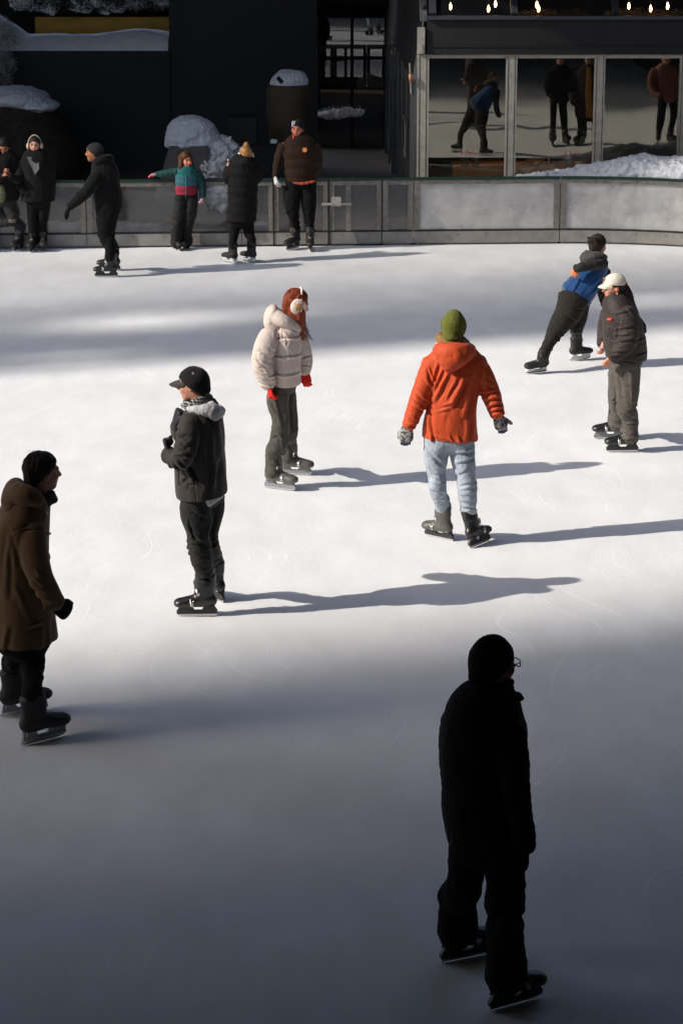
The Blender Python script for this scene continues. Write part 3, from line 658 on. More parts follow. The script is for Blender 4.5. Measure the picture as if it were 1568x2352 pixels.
# ---- snow
def snowmat(name, col=(.72, .74, .78), dirt=0.0):
    m = mat(name, col, .8, 0, .08+dirt, 5, .04, 13, spec=.15); return m
SNOW = snowmat('snow'); DSNOW = snowmat('dirty_snow', (.80, .785, .765), .12)
lump = lambda amp, f, sd: (lambda s_, u, v, t_, P_: amp*1.2*(vnoise(P_*f, sd)-.5)+amp*.8*(vnoise(P_*f*2.7, sd+1)-.5)*(.5+1.2*vnoise(P_*3, sd+4))+amp*.6*(vnoise(P_*f*7, sd+2)-.5)*(.3+1.4*vnoise(P_*4, sd+6)))
def snowpile(name, label, pts, vox=.02, amp=.06, f=5, seed=1, m=None, cutz=None, k=.08, cat='snow pile'):
    s = Solid(vox); c0 = np.mean([q[0] for q in pts], 0); c0 = np.array([c0[0], c0[1], 0])
    for c, r in pts: s.ell(np.array(c)-c0, r, k=k, fold=lump(amp, f, seed))
    if cutz is not None: s.cut((0, 0, cutz), (0, 0, -1))
    V, Q, i = s.build(); o = mesh_obj(name, V, Q, m or SNOW, None, c0); tag(o, label, cat); return o
def bank(name, label, s0, s1, tops, off0, off1, seed, m, vox=.02):
    """snow heaped along the back of the boards; tops = [(fraction, height)]"""
    n = int((s1-s0)/.035); ny = 12; V, F = [], []
    for i in range(n+1):
        fr = i/n; s_ = s0+(s1-s0)*fr; h = float(np.interp(fr, [q[0] for q in tops], [q[1] for q in tops])); q, tn = rim(s_); nn = np.array([-tn[1], tn[0], 0])
        h += .05*(vnoise(np.array([[s_*5, seed, 0]]), 3)[0]-.5)+.03*(vnoise(np.array([[s_*17, seed, 0]]), 5)[0]-.5)
        for j in range(ny+1):
            a = j/ny; off = off0+(off1-off0)*a; z = h*(1-max(0, a-.25)**1.6*1.3) if a > .0 else 0; z = 0.0 if j == 0 else max(z, 0)
            if j == 1: off = off0+h*.5; z = h-.02
            z += .02*(vnoise(np.array([[s_*9, off*9, seed]]), 8)[0]-.5)*(j > 1); p3 = q+nn*off; V.append((p3[0], p3[1], max(z, -.03) if j not in (0, ny) else -.03))
    for i in range(n):
        for j in range(ny): a = i*(ny+1)+j; F.append([a, a+ny+1, a+ny+2, a+1])
    c0 = np.array([np.mean([v[0] for v in V]), np.mean([v[1] for v in V]), 0]); V = [tuple(np.array(v)-c0) for v in V]
    o = mesh_obj(name, V, F, m, None, c0); tag(o, label, 'snow bank'); return o
bank('snow_bank', 'low even snow bank behind the left boards, seen through the clear panels', s_of(-190), s_of(388), [(0, .36), (.5, .37), (.93, .36), (1, .30)], .03, .55, 2, SNOW)
bank('snow_bank', 'thin ragged end of the snow bank beside the child', s_of(389), s_of(540), [(0, .33), (.3, .27), (.35, .2), (.6, .21), (1, .19)], .03, .3, 4, SNOW)
bank('snow_bank', 'small snow heap behind the narrow board left of the gate', s_of(572), s_of(618), [(0, .24), (.5, .32), (1, .31)], .03, .25, 5, SNOW)
bank('snow_bank', 'small snow heap inside the right corner of the gate', s_of(842), s_of(874), [(0, .2), (1, .26)], .03, .25, 6, SNOW)
bank('snow_bank', 'small snow heap behind the narrow board right of the gate', s_of(884), s_of(942), [(0, .33), (.4, .24), (1, .22)], .03, .25, 7, SNOW)
bank('snow_bank', 'deep packed snow filling the board right of the gate', s_of(958), s_of(1284), [(0, .86), (.25, .9), (.5, .86), (.7, .78), (1, .84)], .025, .85, 9, DSNOW)
bank('snow_bank', 'deep packed snow filling the curved board at the right edge', s_of(1292), sA+2.0, [(0, .86), (.4, .84), (1, .88)], .025, .8, 10, DSNOW)
q0 = atY(1450, 392, 36.25); snowpile('snow_pile', 'long snow mound rising behind the right boards in front of the pavilion', [((atY(1300, 412, 35.95)), (.8, .3, .12)), ((atY(1400, 405, 35.9)), (.7, .33, .2)), ((atY(1490, 400, 35.75)), (.75, .36, .25)), ((atY(1590, 400, 35.5)), (.7, .4, .25)), ((q0[0], q0[1], .5)), ][:4], amp=.07, f=5, seed=3)

# ---- dark building behind
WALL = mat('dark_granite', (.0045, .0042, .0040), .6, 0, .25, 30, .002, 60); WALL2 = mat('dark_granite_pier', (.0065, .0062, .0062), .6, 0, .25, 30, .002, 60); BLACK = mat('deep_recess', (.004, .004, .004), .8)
YB = 43.5
def zat(px, py, Y): return atY(px, py, Y)
def wallbox(name, x0, x1, y0, y1, z0, z1, m, parent=None, loc=(0, 0, 0)): v, f = box(x0, x1, y0, y1, z0, z1); return mesh_obj(name, v, f, m, parent, loc, smooth=False)
bld = empty('office_building', (0, YB, 0)); tag(bld, 'dark granite building across the back of the rink', 'building')
xl, xr_ = atY(0, 60, YB)[0], atY(388, 60, YB)[0]; zt, zb = atY(200, 5, YB)[2], atY(200, 116, YB)[2]
xp = atY(428, 60, YB)[0]; xd = atY(728, 60, YB)[0]
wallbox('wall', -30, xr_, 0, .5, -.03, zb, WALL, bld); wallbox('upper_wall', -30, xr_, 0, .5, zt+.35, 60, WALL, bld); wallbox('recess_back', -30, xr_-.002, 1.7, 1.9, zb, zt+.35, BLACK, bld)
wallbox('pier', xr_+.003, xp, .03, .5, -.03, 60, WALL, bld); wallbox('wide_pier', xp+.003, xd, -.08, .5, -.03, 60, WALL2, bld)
overhang = [(-30, 31.5), (-15, 31.7), (-3, 35.4), (-2.5, 32.8), (30, 32.8), (30, 43.3), (-30, 43.3)]
mesh_obj('overhead_block', [(x_, y_-YB, z_) for z_ in (6.9, 7.2) for x_, y_ in overhang], [[6, 5, 4, 3, 2, 1, 0], [7, 8, 9, 10, 11, 12, 13]]+[[i, (i+1) % 7, 7+(i+1) % 7, 7+i] for i in range(7)], WALL, bld, smooth=False)  # unseen overhang added to keep sky light off the far end
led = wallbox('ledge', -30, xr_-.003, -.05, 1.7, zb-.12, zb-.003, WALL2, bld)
OCH = mat('ochre_panel', (.34, .19, .012), .6, 0, .2, 6)
xo = atY(66, 60, YB)[0]; wallbox('ochre_panel', xo, xr_-.01, .95, 1.0, zb+.1, atY(200, 55, YB+.95)[2]+.12, OCH, bld)
# snow on the ledge
V, F = [], []
for i in range(90):
    x = -6.5+(xr_-.02+6.5)*i/89; h = .27+.10*(vnoise(np.array([[x*1.1, 3, 0]]), 2)[0]-.5)+(.35 if x < xo-.1 else 0)*min(1, (xo-.1-x)/.6)
    for j in range(9):
        a = j/8; z = h*(1-(1-min(1, a*2.2))**2.2)+.03*(vnoise(np.array([[x*6, a*4, 1]]), 4)[0]-.5)*(j > 0); V.append((x, -.06+a*.95, zb+z*(j > 0)))
for i in range(89):
    for j in range(8): a = i*9+j; F.append([a, a+9, a+10, a+1])
o = mesh_obj('ledge_snow', V, F, SNOW, None, (0, YB, 0)); tag(o, 'smooth snow lying on the ledge below the ochre panel', 'snow')
snowpile('snow_mound', 'patchy snow on the evergreen garland above the ochre panel', [(atY(x_, 6+4*((x_*7) % 3), YB+.55), (.28, .2, .10)) for x_ in (60, 110, 190, 225, 260, 310, 372)], amp=.1, f=9, seed=5, k=.03, cat='snow')
# evergreen garland
def leafy(name, label, cat, blobs, n, size, m, seed, parent=None):
    r_ = random.Random(seed); V, F = [], []; c0 = np.mean([b[0] for b in blobs], 0)
    for i in range(n):
        c, rr = blobs[r_.randrange(len(blobs))]; d = unit([r_.gauss(0, 1), r_.gauss(0, 1), r_.gauss(0, 1)])*r_.random()**.33; p0 = np.array(c)+d*np.array(rr)-c0
        a = unit([r_.gauss(0, 1), r_.gauss(0, 1), r_.gauss(0, .7)]); b = unit(np.cross(a, [r_.gauss(0, 1), r_.gauss(0, 1), r_.gauss(0, 1)])); L_ = size*r_.uniform(.6, 1.3); k_ = len(V)
        V += [tuple(p0), tuple(p0+a*L_*.5+b*L_*.12), tuple(p0+a*L_), tuple(p0+a*L_*.5-b*L_*.12)]; F.append([k_, k_+1, k_+2, k_+3])
    o = mesh_obj(name, V, F, m, parent, c0, smooth=False)
    if cat: tag(o, label, cat)
    return o
EVG = mat('evergreen', (.012, .018, .009), .8, 0, .4, 8)
leafy('evergreen_garland', 'dark evergreen garland trailing over the ochre panel', 'garland', [(atY(x_, 8+6*((x_*13) % 2), YB+.45), (.35, .25, .16)) for x_ in range(60, 390, 26)], 5000, .07, EVG, 3)
# snow-laden shrub and boulder at the far left
leafy('snowy_shrub', 'frosted shrub hanging down at the top left edge', 'shrub', [(atY(x_, y_, YB-.5), (.22, .3, .28)) for x_, y_ in ((5, 70), (20, 85), (0, 115), (10, 150), (2, 185))], 3000, .055, mat('frosted_leaf', (.33, .33, .33), .8, 0, .7, 6), 4)
BUSH = mat('dry_brown_grass', (.03, .021, .013), .85, 0, .7, 9, .02, 10)
s = Solid(.03); c0 = atY(60, 330, YB-1.6); 
for dx, dz, rx, rz in ((-.5, .15, .8, .75), (.0, .0, .7, .8), (.35, -.3, .55, .55)): s.ell((dx, 0, dz), (rx, .7, rz), k=.2, fold=lambda s_, u, v, t_, P_: .10*(vnoise(np.stack([P_[:, 0]*2.2, P_[:, 1]*2, P_[:, 2]*11+P_[:, 0]*3], 1), 3)-.5))
V, Q, i = s.build(); bo = mesh_obj('wrapped_shrub', V, Q, BUSH, None, c0); tag(bo, 'rounded brown grassy shrub under a cap of snow at the far left', 'shrub')
snowpile('snow_mound', 'smooth snow cap on the brown shrub at the far left', [(atY(-20, 228, YB-1.6), (.7, .6, .20)), (atY(40, 226, YB-1.6), (.55, .6, .20)), (atY(92, 242, YB-1.7), (.34, .5, .10))], amp=.03, f=3, seed=9, cat='snow')

# ---- things standing behind the boards
YP = 38.6
CONC = mat('grey_concrete', (.13, .12, .11), .8, 0, .25, 5, .004, 20)
a_, b_, c_, d_ = atY(389, 336, YP), atY(478, 336, YP), atY(474, 540, YP), atY(330, 540, YP)
pv = [a_, b_, c_, d_]; o0 = np.array([a_[0], YP, 0]); V = [tuple(np.array([q[0], YP, q[2]])-o0) for q in pv]+[tuple(np.array([q[0], YP+1.1, q[2]])-o0) for q in pv]
pl = mesh_obj('concrete_planter', V, [[3, 2, 1, 0], [4, 5, 6, 7]]+[[i, (i+1) % 4, 4+(i+1) % 4, 4+i] for i in range(4)], CONC, None, o0, smooth=False); tag(pl, 'grey concrete planter with a slanted left side under the round snow mound', 'planter')
P4 = lambda x, y, dy=0: atY(x, y, YP+dy)
snowpile('snow_mound', 'smooth rounded snow mound on top of the grey concrete planter', [(P4(440, 305, .45), (.40, .4, .27)), (P4(420, 318, .35), (.28, .35, .14)), (P4(470, 322, .4), (.26, .3, .16)), (P4(430, 333, .25), (.34, .25, .08))], vox=.015, amp=.035, f=5, seed=11)
snowpile('snow_rubble', 'rough broken snow and ice heap beside the concrete planter', [(P4(500, 372, .3), (.26, .25, .36)), (P4(520, 350, .4), (.22, .2, .2)), (P4(480, 395, .1), (.14, .14, .22)), (P4(545, 390, .2), (.25, .25, .2)), (P4(500, 335, .5), (.14, .14, .14)), (P4(520, 445, .25), (.35, .25, .30))], vox=.015, amp=.12, f=9, seed=12, k=.03, m=DSNOW)
r_ = random.Random(5)
sh = []
for x_, y_, l_, t_ in ((618, 345, .34, .5), (600, 372, .3, -.3), (630, 365, .3, 1.0), (590, 360, .2, .2), (612, 395, .34, 1.3), (640, 380, .26, -1.0)):
    c = P4(x_, y_, .5); d = np.array([math.sin(t_), .1, math.cos(t_)]); sh.append(((c-d*l_*.5), (c+d*l_*.5)))
s = Solid(.014); c0 = P4(615, 400, .5); c0[2] = 0
for a, b in sh: s.loft([a-c0, b-c0], [(.10, .07), (.035, .03)], k=.015, cap=.4, fold=lump(.04, 8, 4))
s.ell(P4(615, 400, .5)-c0, (.32, .25, .12), k=.05, fold=lump(.08, 8, 5)); V, Q, i = s.build(); o = mesh_obj('ice_shards', V, Q, SNOW, None, c0); tag(o, 'jagged snow slabs leaning together in front of the big barrel planter', 'snow pile')
v, f = box(-.30, .30, -.2, .2, 0, 1.02); c = P4(622, 410, .1); o = mesh_obj('bin', *join([(v, f), box(-.32, .32, -.22, .22, 1.021, 1.06)]), BLACK, None, (c[0], c[1], -.03), smooth=False); tag(o, 'low black bin behind the boards between photographer and steward', 'bin')
s_dark = empty('planter_box', (P4(560, 400, .9)[0], YP+.9, -.03)); tag(s_dark, 'tall black box behind the snow heap, left of the barrel planter', 'planter')
wallbox('box_body', -.22, .22, -.25, .25, 0, P4(560, 262, .9)[2], mat('black_box', (.006, .006, .006), .7, var=.2), s_dark)
# barrel planter
YU = 40.6; cU = atY(663, 260, YU); zU0, zU1 = -.03, atY(663, 193, YU)[2]; rU = (atY(715, 220, YU)[0]-atY(612, 220, YU)[0])/2
prof = [(0, .62), (.25, .74), (.5, .88), (.75, .99), (.9, 1.0), (.96, .97), (1, .93), (1.0, .84), (.93, .82)]; nn_ = 48; V, F = [], []
for fz, fr_ in prof:
    for k_ in range(nn_): V.append((rU*fr_*math.cos(2*math.pi*k_/nn_), rU*fr_*math.sin(2*math.pi*k_/nn_), zU0+(zU1-zU0)*fz))
for i in range(len(prof)-1):
    for k_ in range(nn_): a = i*nn_+k_; b = i*nn_+(k_+1) % nn_; F.append([a, b, b+nn_, a+nn_])
bu = mesh_obj('barrel_planter', V, F, mat('weathered_stoneware', (.065, .05, .03), .7, 0, .35, 3, .004, 25), None, (cU[0], YU, 0)); tag(bu, 'big brown barrel-shaped planter topped with snow beside the dark door', 'planter')
snowpile('snow_mound', 'pointed snow heap filling the top of the barrel planter', [(atY(662, 194, YU), (rU*.83, rU*.8, .13)), (atY(668, 184, YU), (.30, .3, .16))], vox=.015, amp=.04, f=6, seed=14, cat='snow')
v, f = bar(atY(638, 178, YU-.25), atY(648, 190, YU-.3), .05, .05); o = mesh_obj('stick', v, f, BLACK, smooth=False); tag(o, 'short black stick poking out of the snow on the barrel planter', 'stick')
# dark glazed entrance
GLD = glassy('dark_window_glass', .10, (.3, .32, .34), .0, .02, (.1, .1, .1)); YE = 46.8
ent = empty('glazed_entrance', (atY(800, 200, YE)[0], YE, 0)); tag(ent, 'dark glazed entrance between the granite pier and the pavilion', 'entrance')
X = lambda px, Y=YE: atY(px, 200, Y)[0]-ent.location[0]
Z = lambda py, Y=YE: atY(800, py, Y)[2]
wallbox('glass', X(728), X(890), 0, .02, -.03, Z(22), GLD, ent)
wallbox('darkening_sheet', X(728), X(890), .25, .3, -.03, Z(187), BLACK, ent); barobj('transoms', [bar((X(728), -.03, Z(133)), (X(890), -.03, Z(133)), .05, .06), bar((X(728), -.03, Z(22)), (X(890), -.03, Z(22)), .1, .3), bar((X(808), -.03, -.03), (X(808), -.03, Z(22)), .05, .06, (1, 0, 0))], BLACK, ent)  # black sheet added behind the glass, darkening its lower part
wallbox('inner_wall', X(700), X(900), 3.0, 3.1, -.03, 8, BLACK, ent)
LITE = mat('pale_reflection', (.5, .58, .6), .8, 0, .3, 4); LIT2 = mat('tan_board', (.35, .32, .2), .8, 0, .3, 4)
wallbox('reflection_panel', X(730), X(802), .5, .52, Z(152), Z(138), LITE, ent); wallbox('reflection_panel', X(760), X(803), .45, .47, Z(183), Z(140), LITE, ent); wallbox('reflection_panel', X(730), X(801), .5, .52, Z(131), Z(108), LITE, ent)  # pale panels stand in for reflections of a bright building in the glass
wallbox('board', X(729), X(744), .4, .42, Z(180), Z(139), LIT2, ent)
for a, b in ((815, 820), (845, 850), (852, 858), (838, 842)): wallbox('board', X(a), X(b), .4, .42, Z(185), Z(120), LIT2, ent)
wallbox('overhead_block', X(600), X(990), -1.2, 3, Z(22)+.15, 60, BLACK, ent)
snowpile('snow_patch', 'small snow remains seen through the dark entrance glass', [(atY(x_, 268-5*(x_ % 3), YE-.25), (.16, .1, .06)) for x_ in (745, 760, 775, 800, 812)], vox=.015, amp=.08, f=10, seed=15, cat='snow', m=DSNOW)

# ---- glazed pavilion on the right
YG = 36.4
POST = mat('pavilion_post', (.33, .31, .26), .55, .1, .2, 10, .002, 30); FAB = mat('grey_tent_fabric', (.007, .0072, .008), .8, 0, .25, 6, .01, 7)
MIR = glassy('pavilion_glass', .06, (.85, .85, .82), .0, .01, (.2, .2, .2), tone=(1, .96, .84), wave=.004); 
pav = empty('pavilion', (atY(970, 260, YG)[0], YG, -.03)); tag(pav, 'glazed pavilion with pale posts and a grey fabric fascia at the back right', 'pavilion'); PO = np.array([pav.location[0], YG, -.03])
A = lambda px, py, Y=YG: atY(px, py, Y)-PO
ztop = A(1173, 125)[2]; zr = A(1173, 134)[2]; XR_ = 9.0
for a, b in ((957, 984), (1160.5, 1185.5), (1363, 1387), (1558, 1583)):
    x0, x1 = A(a, 200)[0], A(b, 200)[0]
    wallbox('post', x0, x1, -.06, .06, .0, ztop, POST, pav)
    for q in (-.05, .05): mesh_obj('post_groove', *bar(((x0+x1)/2+q, -.0625, .02), ((x0+x1)/2+q, -.0625, ztop-.01), .004, .008, (1, 0, 0)), DARKG, pav, smooth=False)
for a, b in ((984.3, 1160.2), (1185.8, 1362.7), (1387.3, 1557.7)):
    x0, x1 = A(a, 200)[0], A(b, 200)[0]; wallbox('head_rail', x0, x1, -.05, .04, zr+.005, ztop-.003, POST, pav); wallbox('sill_rail', x0, x1, -.05, .04, 0, .12, DARKG, pav)
    wallbox('window_glass', x0, x1, -.004, .004, .12, zr+.005, MIR, pav)
x0 = A(1583.3, 200)[0]; wallbox('window_glass', x0, XR_, -.004, .004, .12, ztop, MIR, pav)
zf0, zf1 = ztop+.012, A(1173, 44)[2]; xL = A(984, 80)[0]
wallbox('fascia', xL-.03, XR_, -.10, -.04, zf0, zf1, FAB, pav); barobj('fascia_hem', [bar((xL-.03, -.115, zf0+.12), (XR_, -.115, zf0+.12), .01, .006)], DARKG, pav)
EDG = mat('gutter_metal', (.15, .16, .17), .4, .5, .2, 12); barobj('gutter', [bar((xL-.02, -.1, zf1+.03), (XR_, -.1, zf1+.03), .12, .05)], mat('blue_grey_frame', (.05, .055, .065), .5, .3), pav)
# sloping glass roof
sl0 = np.array([xL-.1, -.05, zf1+.05]); up_ = np.array([0, 1.0, .75]); up_ = unit(up_); LR = 5.0
rg = [tuple(sl0), (XR_, sl0[1], sl0[2]), (XR_, sl0[1]+up_[1]*LR, sl0[2]+up_[2]*LR), (sl0[0], sl0[1]+up_[1]*LR, sl0[2]+up_[2]*LR)]
mesh_obj('roof_glass', rg, [[0, 1, 2, 3]], glassy('roof_glass', .05, (.72, .74, .78), .05, .05, (.12, .14, .17)), pav, smooth=False)
rb = []
for px_, px2 in ((993, 980), (1180, 1150), (1412, 1385), (1640, 1600)):
    a = A(px_, 44); a = np.array([a[0], -.06, zf1+.07]); rb.append(bar(a, a+up_*LR, .10, .06, (0, -.6, .8)))
RBM = mat('roof_bar', (.05, .055, .065), .5, .3)
for v_, f_ in rb: mesh_obj('roof_bar', v_, f_, RBM, pav, smooth=False)
c1 = A(975, 46); c2 = np.array([c1[0]-.12, 0, 0])
barobj('verge', [bar((c1[0]-.02, -.08, zf1+.02), (c1[0]-.02, 7.4, zf1+.02+7.48*.42), .10, .10)], EDG, pav)
barobj('corner_bracket', [bar((A(966, 90)[0], -.09, A(966, 122)[2]), (A(966, 90)[0], -.09, A(966, 62)[2]), .10, .11, (1, 0, 0)), bar((A(966, 90)[0], -.15, A(966, 118)[2]), (A(966, 90)[0], -.15, A(966, 100)[2]), .02, .05, (1, 0, 0))], POST, pav)
# side wall running back
XS0, XS1, YS = A(948, 200)[0], atY(886, 200, 46.7)[0]-PO[0], 9.7; zs = A(950, 186)[2]
side = lambda f: (XS0+(XS1-XS0)*f, YS*f)
ms = []
for f_ in (0.0, .07, .2, .36, .5, .7, .85, 1.0): x, y = side(f_); ms.append(bar((x, y, 0), (x, y, zs), .07 if f_ else .09, .05 if f_ else .07, (1, 0, 0)))
SM = mat('side_mullion', (.09, .09, .085), .4, .4, .2, 20)
for v_, f_ in ms: mesh_obj('side_mullion', v_, f_, SM, pav, smooth=False)
mesh_obj('side_glass', [(XS0+.03, 0.05, 0), (XS1+.03, YS, 0), (XS1+.03, YS, zs), (XS0+.03, .05, zs)], [[0, 1, 2, 3]], glassy('side_glass', .12, (.3, .3, .3), .0, .02, (.1, .1, .1)), pav, smooth=False)
mesh_obj('side_fabric', [(XS0, 0, zs), (XS1, YS, zs), (XS1, YS, zs+4.2), (XS0+.12, 3, zs+2.2), (XS0+.16, -.05, zf1)], [[0, 1, 2, 3, 4]], mat('side_fabric', (.055, .055, .06), .8, 0, .25, 3), pav, smooth=False)
hx, hy = side(.12); barobj('door_handle', [bar((hx-.06, hy, 1.02), (hx-.06, hy, 1.55), .02, .02, (1, 0, 0)), bar((hx-.06, hy, 1.55), (hx-.06, hy+.9, 1.55), .02, .02), bar((hx-.06, hy, 1.02), (hx-.06, hy+.9, 1.02), .02, .02)], POST, pav)
barobj('ratchet_strap', [bar(A(940, 145, YG-.06), A(943, 215, YG-.06), .012, .02, (1, 0, 0))], POST, pav)
v, f = tube([A(942, 170, YG-.1), A(943, 188, YG-.1)], .028, 10); mesh_obj('strap_hook', v, f, mat('orange_hook', (.4, .16, .07), .6), pav)
# interior
INT = mat('dark_interior', (.010, .009, .008), .8); wallbox('back_wall', .1, XR_, 5.2, 5.3, 0, 7.5, INT, pav); wallbox('floor', .1, XR_, .2, 5.2, .002, .012, INT, pav)
tb = empty('dining_table', (atY(1170, 380, YG+.55)[0], YG+.55, -.03)); tag(tb, 'long orange-brown wooden table inside the pavilion behind the glass', 'table')
WOOD = mat('orange_wood', (.85, .32, .07), .4, 0, .3, 4); zT = 1.03+.0; xa, xb = atY(1040, 380, YG+.5)[0]-tb.location[0], atY(1345, 380, YG+.5)[0]-tb.location[0]
TZ = atY(1100, 379, YG+.5)[2]+.03
wallbox('table_top', xa, xb, -.42, .42, TZ-.06, TZ, WOOD, tb); wallbox('apron', xa+.05, xb-.05, -.38, -.35, TZ-.22, TZ-.062, WOOD, tb)
for x_ in (xa+.06, xb-.06):
    for y_ in (-.36, .36): wallbox('leg', x_-.045, x_+.045, y_-.045, y_+.045, 0, TZ-.062, WOOD, tb)
CLR = glassy('clear_glassware', .25, (.85, .9, .9), .02, .25, (.5, .55, .55))
def lathe(prof, n=16):
    V, F = [], []
    for r0, z0 in prof:
        for k_ in range(n): V.append((r0*math.cos(2*math.pi*k_/n), r0*math.sin(2*math.pi*k_/n), z0))
    for i in range(len(prof)-1):
        for k_ in range(n): a = i*n+k_; b = i*n+(k_+1) % n; F.append([a, b, b+n, a+n])
    F.append(list(range(n))[::-1]); return V, F
def onTable(name, label, cat, px, py, dy, prof, m):
    c = atY(px, py, YG+.55+dy); o = mesh_obj(name, *lathe(prof), m, None, (c[0], YG+.55+dy, TZ-.03+.001)); tag(o, label, cat); return o
onTable('carafe', 'clear glass carafe on the left end of the pavilion table', 'carafe', 1066, 380, -.25, [(.055, 0), (.06, .08), (.06, .16), (.025, .24), (.02, .33), (.026, .35)], CLR)
onTable('candle_jar', 'short glass jar on the table right of the carafe', 'jar', 1091, 382, -.28, [(.045, 0), (.05, .06), (.048, .13), (.042, .15)], CLR)
onTable('candle_jar', 'small glass jar at the far right end of the table', 'jar', 1304, 382, -.25, [(.045, 0), (.05, .08), (.04, .16), (.018, .2), (.02, .24)], CLR)
onTable('bowl', 'shallow orange bowl in the middle of the table', 'bowl', 1228, 384, -.2, [(.05, 0), (.12, .05), (.15, .10), (.14, .10), (.1, .05)], WOOD)
NEON = mat('red_menu_writing', (.35, .05, .04), .6)
def scribble(px0, px1, py, seed):
    r0 = random.Random(seed); parts = []; x = px0
    while x < px1:
        pts = [A(x+r0.uniform(0, 7), py+r0.uniform(-7, 7), YG-.012) for _ in range(4)]; parts.append(tube(pts, .006, 4)); x += 9
    return parts
barobj('window_lettering', scribble(1055, 1090, 352, 2)+scribble(1295, 1325, 352, 3), NEON, pav)
# lamps glowing under the glass roof, on an evergreen wreath line
LAMPG = mat('lamp_glow', (1, .6, .25), .5, emit=((1, .50, .16), 30.0)); STK = mat('lamp_stick', (.05, .045, .03), .6)
GAR = mat('dry_garland', (.07, .06, .04), .8, 0, .7, 8)
leafy('hanging_garland', 'dried garland hanging under the pavilion roof glass below the lamps', 'garland', [(atY(x_, 30+3*((x_*7) % 3), YG+1.3), (.16, .12, .07)) for x_ in list(range(1205, 1340, 14))+list(range(1400, 1580, 14))], 2600, .06, GAR, 7)
for i, (x_, y_) in enumerate(((1034, 15), (1121, 20), (1137, 9), (1232, 11), (1236, 20), (1412, 19), (1443, 14), (1493, 20), (1532, 14))):
    c = atY(x_, y_, YG+1.0); e = empty('pendant_lamp', tuple(c)); nm = ('leftmost of the nine', 'second from the left', 'third from the left', 'upper one of the close pair', 'lower one of the close pair', 'fourth from the right', 'third from the right', 'second from the right', 'rightmost of the nine')[i]
    tag(e, 'glowing warm lamp under the pavilion roof, '+nm, 'lamp', 'glowing lamps under the pavilion roof')
    v, f = lathe([(.004, -.05), (.017, -.03), (.02, -.005), (.013, .03), (.003, .055)], 10); mesh_obj('bulb', v, f, LAMPG, e); v, f = tube([(0, 0, .055), (0, 0, 1.2)], .004, 5); mesh_obj('cord', v, f, STK, e)

# ---- the street canyon round the rink: a shading tower, and unseen blockers added to shape the light
TOW = mat('tower_stone', (.05, .05, .055), .8, 0, .1, 1); 
def tower(label, q0, q1, D, H, thick=12, name='tower'):
    """slab standing D metres towards the sun; q = offset across the sunbeam, measured at x = 0"""
    ca, sa = math.cos(R(SUN_AZ)), math.sin(R(SUN_AZ)); s_ = np.array([-ca, -sa]); n_ = np.array([-sa, ca]); V = []
    for z in (0, H):
        for d_, q in ((D, q0), (D, q1), (D+thick, q1), (D+thick, q0)): pnt = s_*d_+n_*q*ca; V.append((pnt[0], pnt[1], z))
    c0 = np.mean(np.array(V)[:4], 0); V = [tuple(np.array(v)-np.array([c0[0], c0[1], 0])) for v in V]
    o = mesh_obj(name, V, [[0, 1, 2, 3], [7, 6, 5, 4]]+[[i, 4+i, 4+(i+1) % 4, (i+1) % 4] for i in range(4)], TOW, None, (c0[0], c0[1], -.03), smooth=False); tag(o, label, 'tower'); return o
tower('tall stone tower outside the view to the left, nearest to the viewer', -45, 17.15, 170, 135)
tower('added unseen tower on the left that keeps sun off the back wall', 36.35, 75, 60, 60)  # unseen slab added to cut the sunbeam before the back wall
lv = empty('dimming_screen', (-62, -20, 0)); tag(lv, 'added unseen slatted screen that dims the sun on the far ice', 'screen')  # unseen screen added to weaken the sun over the far ice
ca, sa = math.cos(R(SUN_AZ)), math.sin(R(SUN_AZ)); bars_ = []; q = 27.75
DS = 85.0; gaps = []  # openings shaped to let patches of sun reach the far ice
for px_, py_, rx_, rq_ in ((335, 738, 1.25, .42), (150, 822, .8, .16), (1520, 690, .9, .25), (60, 690, .5, .12), (620, 716, .7, .14)):
    g_ = ground(px_, py_); gaps.append((g_[1]-g_[0]*math.tan(R(SUN_AZ)), rq_, (DS+g_[0]*ca+g_[1]*sa)*math.tan(R(SUN_EL)), rx_*.62))
while q < 36.4:
    cov = float(np.interp(q, (27.6, 29.3, 31.2, 32.8, 34.5, 36.4), (1, 1, .74, .36, .24, .14))); th = .235*cov*.5*ca*.995; zs_ = [0, 74]
    pnt = np.array([-ca, -sa])*DS+np.array([-sa, ca])*q*ca
    for gq, rq_, gz, rz_ in gaps:
        if abs(q-gq) < rq_: hh = rz_*math.sqrt(1-((q-gq)/rq_)**2); zs_ += [gz-hh, gz+hh]
    zs_ = sorted(zs_)
    if 33.7 < q < 35.5:  # solid strip added to shade the right snow mound
        zc = math.tan(R(SUN_EL))*(DS+35.7*sa+(35.7-q)/math.tan(R(SUN_AZ))*ca)-.25; v, f = box(.05, .08, -.1175*ca, .1175*ca, zc, 74); bars_.append(([(pnt[0]+62+a*ca-b*sa, pnt[1]+20+a*sa+b*ca, c) for a, b, c in v], f))
    for z0_, z1_ in zip(zs_[::2], zs_[1::2]):
        v, f = box(-.04, .04, -th, th, z0_, z1_); bars_.append(([(pnt[0]+62+a*ca-b*sa, pnt[1]+20+a*sa+b*ca, c) for a, b, c in v], f))
    q += .235
v, f = join(bars_); mesh_obj('dimming_slats', v, f, TOW, lv, smooth=False)
def sky_block_tower(label, x0, x1, y0, y1, H): c = ((x0+x1)/2, (y0+y1)/2); o = wallbox('tower', x0-c[0], x1-c[0], y0-c[1], y1-c[1], 0, H, TOW, None, (c[0], c[1], -.03)); tag(o, label, 'tower')  # unseen tower added to block sky light
sky_block_tower('added unseen tower right of the rink that cuts sky light', 30, 50, -13.9, 60, 70)
